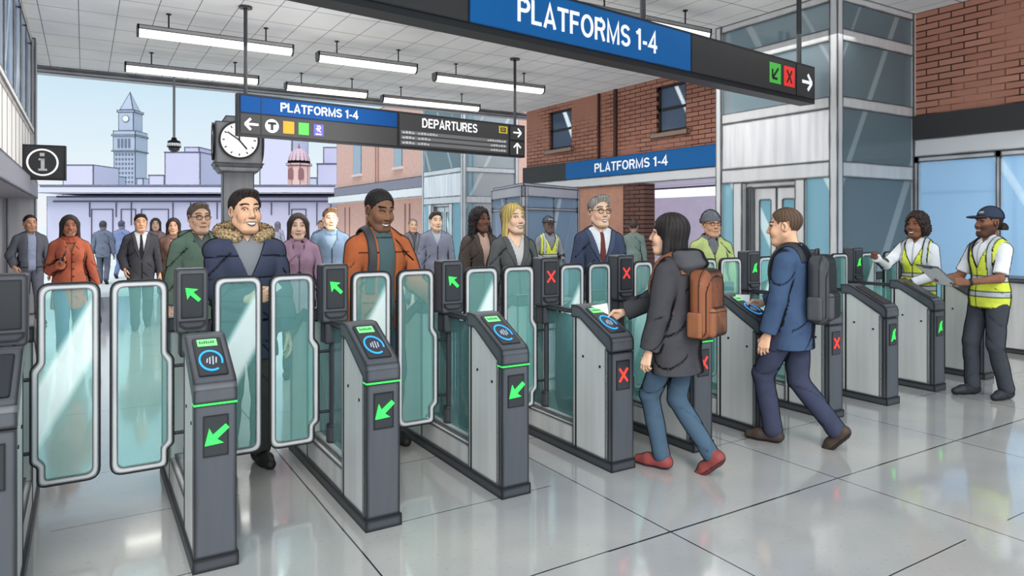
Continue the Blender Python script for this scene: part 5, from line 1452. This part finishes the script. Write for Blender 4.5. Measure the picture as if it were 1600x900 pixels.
def backpack(R, col, col2, label, cy=.245, cz=1.15, w=.15, hgt=.235, dp=.075, strapcol=None, e=.04, sides=(1, -1)):
    F = fld([rbox((0, cy, cz), (w, dp, hgt), .07, .02), rbox((0, cy + .01, cz - .02), (w + .012, dp * .8, hgt * .82), .06, .02)], .007, .01)
    F.keep(np.hypot(np.maximum(np.abs(F.X) - .035, 0), np.maximum(F.Z - (cz + hgt - .125), 0)) - .125 + 0 * F.Y)
    def pb(V, c):
        x, y, z = V[:, 0], V[:, 1] - cy, V[:, 2] - cz
        L = lambda m: c.__setitem__(m, INK[:3])
        L((np.abs(np.hypot(np.maximum(np.abs(x) - .02, 0), np.maximum(z - .07, 0)) - .112) < .0045) & (y > .03) & (z > -.20))
        L((np.abs(y - .025) < .0045) & (z > -.15)); L((np.abs(x) < .0035) & (np.abs(z - .12) < .012) & (y > .05))
    body = R.finish(F, col, pb)
    F = fld([rbox((0, cy + dp - .004, cz - .115), (w * .72, .036, .098), .03, .01)], .006, .01)
    def pp(V, c):
        z = V[:, 2] - cz; c[np.abs(z + .045) < .0045] = INK[:3]
    pocket = R.finish(F, col2, pp)
    F = fld([cap_((-.035, cy - .03, cz + hgt - .005), (-.02, cy - .03, cz + hgt + .03), .010, k=.005), cap_((.035, cy - .03, cz + hgt - .005), (.02, cy - .03, cz + hgt + .03), .010, k=.005), cap_((-.02, cy - .03, cz + hgt + .03), (.02, cy - .03, cz + hgt + .03), .010, k=.005)], .005, .01)
    handle = R.finish(F, strapcol or col2)
    st = []
    for sd in sides:
        F = fld(R.torso(e), .0075, .012)
        xc = sd * (.112 + .0) ; F.keep(np.maximum(np.maximum(np.abs(F.X - xc - sd * .05 * np.clip(1.3 - F.Z, 0, .2)) - .026, 1.06 - F.Z), np.where((F.Y > .06) & (F.Z < 1.34), 1, -1) * .05))
        F.keep(-(fld_torso(R, e - .016, F)))
        st.append(R.finish(F, strapcol or col2))
    side = []
    sp2 = [('side_pocket', [R.finish(fld([rbox((q_ * (w + .006), cy - .005, cz - .13), (.022, dp * .7, .085), .02, .01)], .006, .01), col2)], None) for q_ in (1, -1)]
    base = (0, cy, cz - hgt)
    return worn(R, 'backpack', base, [('main_bag', [body], None), ('front_pocket', [pocket], None), ('top_handle', [handle], None)] + sp2 + [('shoulder_strap', [q_], None) for q_ in st], label, 'backpack')
def fld_torso(R, e, F):
    G = Fld.__new__(Fld); G.h = F.h; G.ax = F.ax; G.X, G.Y, G.Z = F.X, F.Y, F.Z; G.F = np.full(F.F.shape, .3, f32)
    return G.add(R.torso(e)).F
def card(center, xdir, ydir, w, hgt, label, name='ticket_card', colr='#f4f4f2', th=.0025, cat='card', curl=0.0):
    x, y = nrm(xdir), nrm(ydir); y = nrm(y - x * (x @ y)); z = np.cross(x, y)
    M = Matrix(((x[0], y[0], z[0], center[0]), (x[1], y[1], z[1], center[1]), (x[2], y[2], z[2], center[2]), (0, 0, 0, 1)))
    o = MB().prism(rrect(-w / 2, w / 2, -hgt / 2, hgt / 2, .006, 3), -th / 2, th / 2, 'z').build(name, mat(name + '_surface', colr, .6, 0, .0022), None)
    o.matrix_world = M
    return tag(o, label, cat)
# ------------------------------------------------------------------ the people of the photograph
W1 = {1: (.09, -.22, 0, 6), -1: (-.09, .22, 32, -6)}       # mid-stride, left foot leading
W2 = {1: (.09, .22, 32, 6), -1: (-.09, -.22, 0, -6)}
LIGHT, TAN, MED, BROWN, DKBR = '#f0c29d', '#e3b089', '#cf9670', '#8a5d43', '#6e4a37'
def suitj(col, **k): d = dict(col=col, e=.026, hem=.76, vz=1.13, vk=.30, lapel=True, buttons=False, pockets=.92, name='suit_jacket'); d.update(k); return d
P = {}
# --- behind the gates, near
P['parka'] = human('smiling man with short dark hair in a navy parka with a fur-trimmed hood', 383, 4.55, 299, 12, dict(
    at=(gp(383, 4.58)), skin='#eab48c', hair='short', haircol='#352a25', smile=1.0, open=1.0, hyaw=8, look=(.25, -1, 0), hs=1.12, legs='#4d4a47', shoes='#2c2b2a', shirt='#8f9096', shirtname='sweater', notch=.05, collar_white='#dfe1e6',
    jacket=dict(col='#454b62', e=.038, hem=.70, vz=1.20, vk=.42, vmax=.10, puff=.135, fur='#cfae7c', stand=.07, name='parka', pockets=.95, wr=.005, flare=.02), broad=.92,
    R=(-.03, -.27, 1.10), Rdir=(.85, -.35, .15), Rth=(0, -.2, 1), Rcurl=.75, feet={1: (.10, .02, 0, 8), -1: (-.10, .06, 0, -8)}))
P['orange'] = human('man with short black hair looking down in an orange jacket over a dark teal top', 592, 5.05, 299, 26, dict(
    skin='#8b6045', hair='crop', haircol='#26211f', smile=.9, open=.7, hpitch=17, hyaw=6, lids=True, hs=1.13, legs='#47545f', shirt='#52686b', shirtname='top', crew=True, lip='#6e3f35', beard=.25,
    jacket=dict(col='#bd5c1c', e=.034, hem=.80, vz=.70, vk=.0, vmin=.062, stand=.075, wr=.006, yoke=True, pockets=1.0, collar=True, name='jacket', ph=1.0), broad=.90,
    L=(.27, -.30, 1.02), Ldir=(.25, -.9, .25), Lcurl=.8, Lp=(.25, .9, -.6)))
P['blonde'] = human('smiling woman with blonde bob hair in a charcoal blazer', 802, 6.35, 319, 22, dict(
    fem=True, skin='#f3c7a6', hair='bob', haircol='#e0bf63', brow='#8a6a35', smile=.9, open=.8, hyaw=12, hs=1.10, legs='#4e4f50', shirt='#dcd6d2', vneck=True,
    jacket=suitj('#656665', vz=1.14, vk=.26, hem=.80, lapelcol='#626362'), lip='#a03f3c', broad=.9))
P['boss'] = human('grey-haired man in glasses wearing a navy suit with a dark red tie', 936, 6.6, 309, 16, dict(
    skin='#efbf9c', hair='quiff', haircol='#a9a49b', brow='#77716a', smile=.95, open=.8, hyaw=10, hs=1.12, glasses=True, legs='#343a4c', shirt='#eef0f4', tie='#7a3a36', collar_white='#f2f4f7', jacket=suitj('#465069', lapelcol='#4e5973', e=.028), broad=.85))
P['green'] = human('person with glasses and grey-brown tousled hair in a green hooded jacket', 311, 6.4, 319, 18, dict(
    skin='#e9b796', hair='short', haircol='#7d6a5e', smile=.2, open=0, glasses=True, hs=1.12, legs='#4c4f55', shirt='#6a7470', jacket=dict(col='#728b78', e=.036, hem=.72, vz=1.30, vk=.5, vmax=.07, hood=True, stand=.04, wr=.006, name='jacket', ph=2.0)))
P['lilac'] = human('smiling woman with long straight dark hair in a lilac coat and scarf', 466, 7.3, 336, 2, dict(
    fem=True, skin='#f2c6a8', hair='longdark', haircol='#4a3b38', smile=.8, open=.35, hs=1.14, legs='#55505c', shirt='#8f7487', lip='#a4403f', scarf='#b48aa2', jacket=dict(col='#b88fa6', e=.034, hem=.70, vz=1.28, vk=.5, vmax=.06, stand=.05, name='coat', ph=.7)))
P['bluecoat'] = human('man with combed light brown hair in a slate blue coat and scarf', 516, 9.2, 327, 8, dict(
    skin='#efc09b', hair='quiff', haircol='#8d6440', smile=.3, hs=1.15, legs='#4a4f5c', shirt='#8fa3b5', scarf='#7f9ab0', scarf_tail=False, jacket=dict(col='#6d8299', e=.03, hem=.65, vz=1.25, vk=.5, vmax=.07, stand=.05, name='coat', ph=.3)))
P['wavy'] = human('woman with long wavy black hair and white headband in a dark brown coat', 750, 8.0, 326, 28, dict(
    fem=True, skin='#7a5140', hair='wavy', haircol='#2c2624', smile=.7, open=.3, hyaw=10, hs=1.12, legs='#4f4a4a', shirt='#e0b7a2', vneck=False, jacket=dict(col='#5f544e', e=.036, hem=.62, vz=1.05, vk=.22, vmax=.07, lapel=True, name='coat', ph=1.7, pockets=1.0), lip='#5c332d'))
P['beanie'] = human('woman in round glasses, grey beanie and scarf wearing a pale lime coat', 1111, 7.4, 331, 14, dict(
    fem=True, skin='#d89f78', hair=None, haircol='#4a3a33', hat='beanie', hatcol='#7c7f86', hat_h=.02, glasses=True, smile=.6, open=.4, hs=1.12, hyaw=12, legs='#55585c', scarf='#77787d', jacket=dict(col='#c3d27f', e=.036, hem=.60, vz=1.28, vk=.4, vmax=.05, stand=.04, name='coat', ph=.9, pockets=1.0)))
# --- farther away in the hall and on the plaza
P['slate'] = human('dark-haired man in a grey-blue sweater and shirt collar beside the far elevator door', 681, 10.3, 332, 10, dict(
    skin='#eec3a2', hair='short', haircol='#4a403c', smile=.5, open=.3, hs=1.13, hyaw=8, legs='#62656f', shirt='#b9c3cf', jacket=dict(col='#8b8fa3', e=.028, hem=.78, vz=1.27, vk=.34, name='cardigan', ph=.2)))
P['greywoman'] = human('woman with pale tied-back hair in a grey coat behind the orange jacket', 645, 14, 343, 12, dict(
    fem=True, skin='#d9ab8c', hair='bunlow', haircol='#a79b90', smile=.4, hs=1.15, legs='#6a6a72', shirt='#5b5b62', jacket=dict(col='#7f8088', e=.03, hem=.62, vz=1.2, vk=.3, lapel=True, name='coat')))
P['worker'] = human('distant worker in a dark cap and yellow safety vest by the glass shelter', 857, 11.6, 339, 24, dict(
    skin='#6c5a55', hair='crop', haircol='#2f2c2c', hat='cap', hatcol='#55575e', hat_h=.02, smile=.2, hs=1.10, legs='#6b6a72', shirt='#8c8f98', sleeves='long', vest='#e6ef3c', R=(-.18, -.24, 1.05), L=(.16, -.28, 1.03)))
P['backman'] = human('person with a hair bun in a grey-green top seen from behind by the brown pier', 990, 14.5, 345, 175, dict(
    skin='#b78b74', hair='buntop', haircol='#5c4c47', hs=1.15, legs='#6a6d70', shirt='#7f9690', jacket=dict(col='#82968f', e=.028, hem=.75, open=False, name='jacket')))
P['blazer'] = human('balding man in a grey blazer over a pale blue sweater at the far left', 47, 11.2, 337, 14, dict(
    skin='#dba27d', hair='thin', haircol='#3b302c', smile=.5, open=.2, beard=.3, hs=1.12, legs='#7a7d8c', shirt='#a9b4d4', shirtname='sweater', jacket=suitj('#6f727d', vz=.80, vk=.0, vmin=.055, lapel=False, hem=.74, ph=.5), R=(-.24, -.10, .93), feet=W1))
P['redcoat'] = human('woman with long dark hair in a rust orange coat looking at a phone', 109, 8.5, 335, 4, dict(
    fem=True, skin='#a5694c', hair='long', haircol='#3a302d', smile=.3, open=.3, hs=1.08, lip='#8a3b34', legs='#4f6d92', legname='jeans', shoes='#6a6c74', boot=.20, drop=.02, feet=W2, R=(-.10, -.24, 1.15), Rdir=(.35, -.5, .75), Rcurl=.9, L=(.30, .05, .80),
    jacket=dict(col='#c25d38', e=.030, hem=.60, flare=.03, vz=1.30, vk=.4, vmax=.05, stand=.06, collar=True, buttons=True, pockets=.92, name='coat', ph=.4), scarf='#b65132', scarf_tail=False))
P['suitman'] = human('man in a charcoal suit and dark tie walking toward the gates', 220, 10.7, 333, 4, dict(
    skin='#e2aa84', hair='short', haircol='#33291f', smile=.2, hs=1.10, legs='#4a4a50', shirt='#eef0f3', tie='#34353c', collar_white='#f2f4f7', shoes='#3a3536', drop=.02, feet=W2, jacket=suitj('#4d4d52', vz=1.02, vk=.20, vmax=.10, lapelcol='#55555a'), R=(-.22, -.10, .90)))
P['browncoat'] = human('woman with tied dark hair in a light brown coat, hand at her waist', 271, 11.2, 342, -4, dict(
    fem=True, skin='#e0ab8a', hair='long', haircol='#43352f', smile=.5, open=.2, hs=1.12, legs='#6d5a54', scarf='#9d7a68', scarf_tail=False, jacket=dict(col='#96705e', e=.032, hem=.58, vz=1.3, vk=.4, vmax=.05, name='coat', ph=1.2), R=(.02, -.22, 1.05)))
P['pinkwoman'] = human('distant woman in a dusty mauve top between the suit man and the brown coat', 243, 15.5, 342, 0, dict(
    fem=True, skin='#e9bfa6', hair='long', haircol='#54433f', smile=.2, hs=1.15, legs='#7d7480', shirt='#a08a90', jacket=dict(col='#9d858c', e=.026, hem=.72, vz=1.3, vk=.4, name='top')))
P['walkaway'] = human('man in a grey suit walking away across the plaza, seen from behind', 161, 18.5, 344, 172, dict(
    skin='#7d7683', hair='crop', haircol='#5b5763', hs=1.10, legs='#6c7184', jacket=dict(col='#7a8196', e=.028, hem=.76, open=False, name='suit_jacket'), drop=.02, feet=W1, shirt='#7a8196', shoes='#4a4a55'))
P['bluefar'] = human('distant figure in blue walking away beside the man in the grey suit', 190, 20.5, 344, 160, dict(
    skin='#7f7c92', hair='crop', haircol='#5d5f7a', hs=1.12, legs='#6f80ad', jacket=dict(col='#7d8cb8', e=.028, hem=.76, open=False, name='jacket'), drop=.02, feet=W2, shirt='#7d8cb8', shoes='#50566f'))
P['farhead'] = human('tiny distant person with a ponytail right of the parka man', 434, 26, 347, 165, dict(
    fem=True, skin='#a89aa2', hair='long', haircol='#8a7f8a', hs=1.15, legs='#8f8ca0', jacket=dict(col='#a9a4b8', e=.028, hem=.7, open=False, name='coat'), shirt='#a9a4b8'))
P['farhead2'] = human('distant person just visible behind the man in the slate blue coat', 502, 19, 345, 0, dict(
    skin='#d3a78c', hair='short', haircol='#7b6557', hs=1.15, legs='#77788a', jacket=dict(col='#8b90a5', e=.028, hem=.7, open=False, name='coat'), shirt='#8b90a5'))
# --- in front of the gates
P['brownpack'] = human('woman with dark brown hair in a dark grey hooded coat, jeans and red shoes', 1062, 4.5, 330, -118, dict(
    at=gp(1058, 4.52), hoff=(0, -.055, 0), fem=True, skin='#eab592', hair='bob', haircol='#2e2523', shine=.9, smile=.7, hs=1.12, hyaw=18, legs='#4a6176', legname='jeans', leg_e=.012, shoes='#9a3b34', sole='#6d2a26', hat_h=.012, drop=.03,
    feet={1: (.05, -.10, 0, 4), -1: (-.04, .30, 40, -4)}, lip='#a5514a',
    Rw=(3.13, 3.62, 1.0), Rdir=None, Rcurl=.6, L=(.25, -.08, .80), Lcurl=.55,
    jacket=dict(col='#4c4a4e', e=.036, hem=.70, flare=.035, vz=1.34, vk=.4, vmax=.03, hood=True, hoodcol='#58565a', stand=.05, wr=.006, name='coat', ph=.6, side=False)))
P['bluesuit'] = human('man with cropped brown hair in a blue suit holding a card to the reader', 1240, 5.08, 319, -107, dict(
    at=gp(1238, 5.06), hoff=(0, -.045, 0), skin='#e8b18a', hair='crop', haircol='#6d503a', smile=.9, open=.6, hs=1.10, hpitch=6, hyaw=11, legs='#41455c', shoes='#4b3a30', sole='#2c211c', drop=.035, leg_e=.020,
    feet={1: (.06, -.13, 0, 4), -1: (-.04, .38, 46, -4)}, Rw=(4.52, 3.58, .985), Rcurl=.7, L=(.26, -.10, .80), Lcurl=.5,
    shirt='#eef1f6', collar_white='#f2f4f7', jacket=suitj('#41587a', e=.032, hem=.74, vz=1.18, vk=.25, lapelcol='#3a598a', wr=.005), broad=.95))
P['staffw'] = human('staff woman with curly dark hair in a yellow safety vest touching a gate post', 1432, 7.25, 333, -20, dict(
    fem=True, at=gp(1433, 7.22), skin='#7d5038', hair='curly', haircol='#35261f', smile=.9, open=.6, hs=1.10, hyaw=-10, legs='#4a4d56', shirt='#f0f1f4', sleeves='long', buttons=True, vest='#e4f02a', lip='#5e2f2a',
    Rw=tuple(np.array(gp(1368, 7.12)).tolist() + [zz(402, 7.12)]), Rcurl=.9, L=(.03, -.25, 1.03), Ldir=(-.9, -.2, 0), Lcurl=.6, Lp=(.9, .3, -.5), Rp=(-.3, .2, -1)))
P['staffm'] = human('bearded staff man in a navy cap and yellow safety vest holding a clipboard', 1545, 6.5, 323, -46, dict(
    at=gp(1546, 6.45), skin='#8b5b43', hair='bunlow', haircol='#2b211d', beard=.75, hat='cap', hatcol='#3b4357', hat_h=.03, smile=.8, open=.5, hs=1.08, hyaw=-6, legs='#45474f', shoes='#2f3036', shirt='#f0f1f4', sleeves='short', buttons=True, vest='#e4f02a',
    L=(.10, -.33, 1.08), Ldir=(-.55, -.85, .05), Lcurl=.7, R=(-.17, -.34, 1.10), Rdir=(.1, -.95, .1), Rcurl=.7, feet={1: (.12, .06, 0, 14), -1: (-.10, -.10, 0, -4)}, Lp=(.7, .6, -.6)))
# --- things they carry
def rel(R, p): return tuple(R.world(p))
def wdir(R, v): return R.world(v) - R.world((0, 0, 0))
R = P['brownpack']; backpack(R, '#935027', '#9a5a30', 'brown leather backpack on the back of the dark-haired woman', e=.052, strapcol='#9c5a38', cy=.212)
R = P['bluesuit']; backpack(R, '#4a4b4e', '#525356', 'dark grey backpack on the back of the man in the blue suit', e=.046, strapcol='#3c3d40', cy=.205, hgt=.25)
R = P['orange']; backpack(R, '#3f4145', '#47494d', 'black backpack on the shoulders of the man in the orange jacket', e=.058, strapcol='#3f4145', cy=.22, sides=(-1,))
def palm(R, sd, off): o, M = R.hand[sd]; return R.world(o + M @ np.array(off)), [wdir(R, M[:, i]) for i in range(3)]
p, A = palm(P['parka'], -1, (.125, .03, .03)); card(p, A[0] + A[2] * .5, A[2], .10, .062, 'white card held by the man in the navy parka')
p, A = palm(P['brownpack'], -1, (.15, .0, .045)); card(p + V3(0, 0, .03), nrm(A[0]) + V3(0, 0, .25), V3(.2, .3, 1), .115, .10, 'white card held over the reader by the woman with the brown backpack')
p, A = palm(P['bluesuit'], -1, (.14, .0, .04)); card(p + V3(0, 0, .03), nrm(A[0]) + V3(0, 0, .3), V3(.2, .3, 1), .115, .085, 'white card held over the reader by the man in the blue suit')
p, A = palm(P['redcoat'], -1, (.09, .03, .01)); card(p, A[2], A[0], .075, .15, 'dark phone in the hand of the woman in the rust coat', 'phone', '#3c3d44', .012, 'phone')
# crumpled paper
p, A = palm(P['orange'], 1, (.10, .03, .01))
F = fld([ell((0, 0, 0), (.05, .04, .045), .01), cap_((0, 0, .02), (.05, .0, .07), .03, .012, k=.01, fy=.5)], .006, .012); F.F += (.010 * np.sin(F.X * 110) * np.sin(F.Y * 120 + 1) * np.sin(F.Z * 105)).astype(f32)
v, qd, cl = P['orange'].finish(F, '#d9dcd6'); o = to_obj('crumpled_paper', [(v, qd, cl)], cloth_m, None); o.location = tuple(p); tag(o, 'crumpled pale paper in the hand of the man in the orange jacket', 'paper')
# handbag
R = P['redcoat']; o_, M_ = R.hand[1]; hp = o_ + M_ @ V3(.07, .03, 0)
F = fld([cap_(hp + V3(0, 0, -.17), hp + V3(0, .0, -.36), .045, .075, k=.03, fy=1.5)], .010, .01); b1 = R.finish(F, '#4a4c54')
F = fld([cap_(hp + V3(.0, -.06, -.17), hp + V3(0, 0, .0), .012, k=.01), cap_(hp + V3(.0, .06, -.17), hp + V3(0, 0, .0), .012, k=.01)], .008, .01); b2 = R.finish(F, '#3a3b42')
worn(R, 'handbag', tuple(hp + V3(0, 0, -.43)), [('bag_body', [b1], None), ('handle', [b2], None)], 'dark handbag hanging from the hand of the woman in the rust coat', 'handbag')
# clipboard
R = P['staffm']; c_ = R.world((-.06, -.50, 1.13)); xa, ya = wdir(R, (1, .1, -.05)), wdir(R, (0, -.75, .55))
cb = empty('clipboard', tuple(c_), 0, 'clipboard with white sheets in the hands of the staff man in the cap', 'clipboard')
x_, y_ = nrm(xa), nrm(ya); y_ = nrm(y_ - x_ * (x_ @ y_)); z_ = np.cross(x_, y_)
Mx = Matrix(((x_[0], y_[0], z_[0], 0), (x_[1], y_[1], z_[1], 0), (x_[2], y_[2], z_[2], 0), (0, 0, 0, 1)))
MB().prism(rrect(-.13, .13, -.16, .17, .01, 3), -.004, .0, 'z').xf(Mx).build('board', mat('clipboard_grey', '#8f9298', .6, 0, .003), cb)
MB().prism(rrect(-.12, .12, -.15, .15, .004, 3), .0, .004, 'z').xf(Mx).build('paper_sheets', mat('paper_white', '#e9ebee', .7, 0, .003), cb)
MB().box(-.05, .05, .14, .17, .0, .012).xf(Mx).build('clip', mat('clip_steel', '#6a6c70', .4, .4, .003), cb)
# wrist watch of the staff man
o_, M_ = R.hand[1]
wq = R.wr[1]; ax_ = nrm(R.wr[1] - R.el[1]); c0 = wq - ax_ * .03
F = fld([cap_(c0 - ax_ * .011, c0 + ax_ * .011, .034, k=.005, clip=(c0 + ax_ * .011, ax_))], .005, .01); F.keep(-((F.X - (c0 - ax_ * .011)[0]) * ax_[0] + (F.Y - (c0 - ax_ * .011)[1]) * ax_[1] + (F.Z - (c0 - ax_ * .011)[2]) * ax_[2]))
worn(R, 'wristwatch', tuple(c0), [('watch_strap', [R.finish(F, '#2a2a2c')], None)], 'dark wristwatch on the arm of the staff man with the clipboard', 'watch')
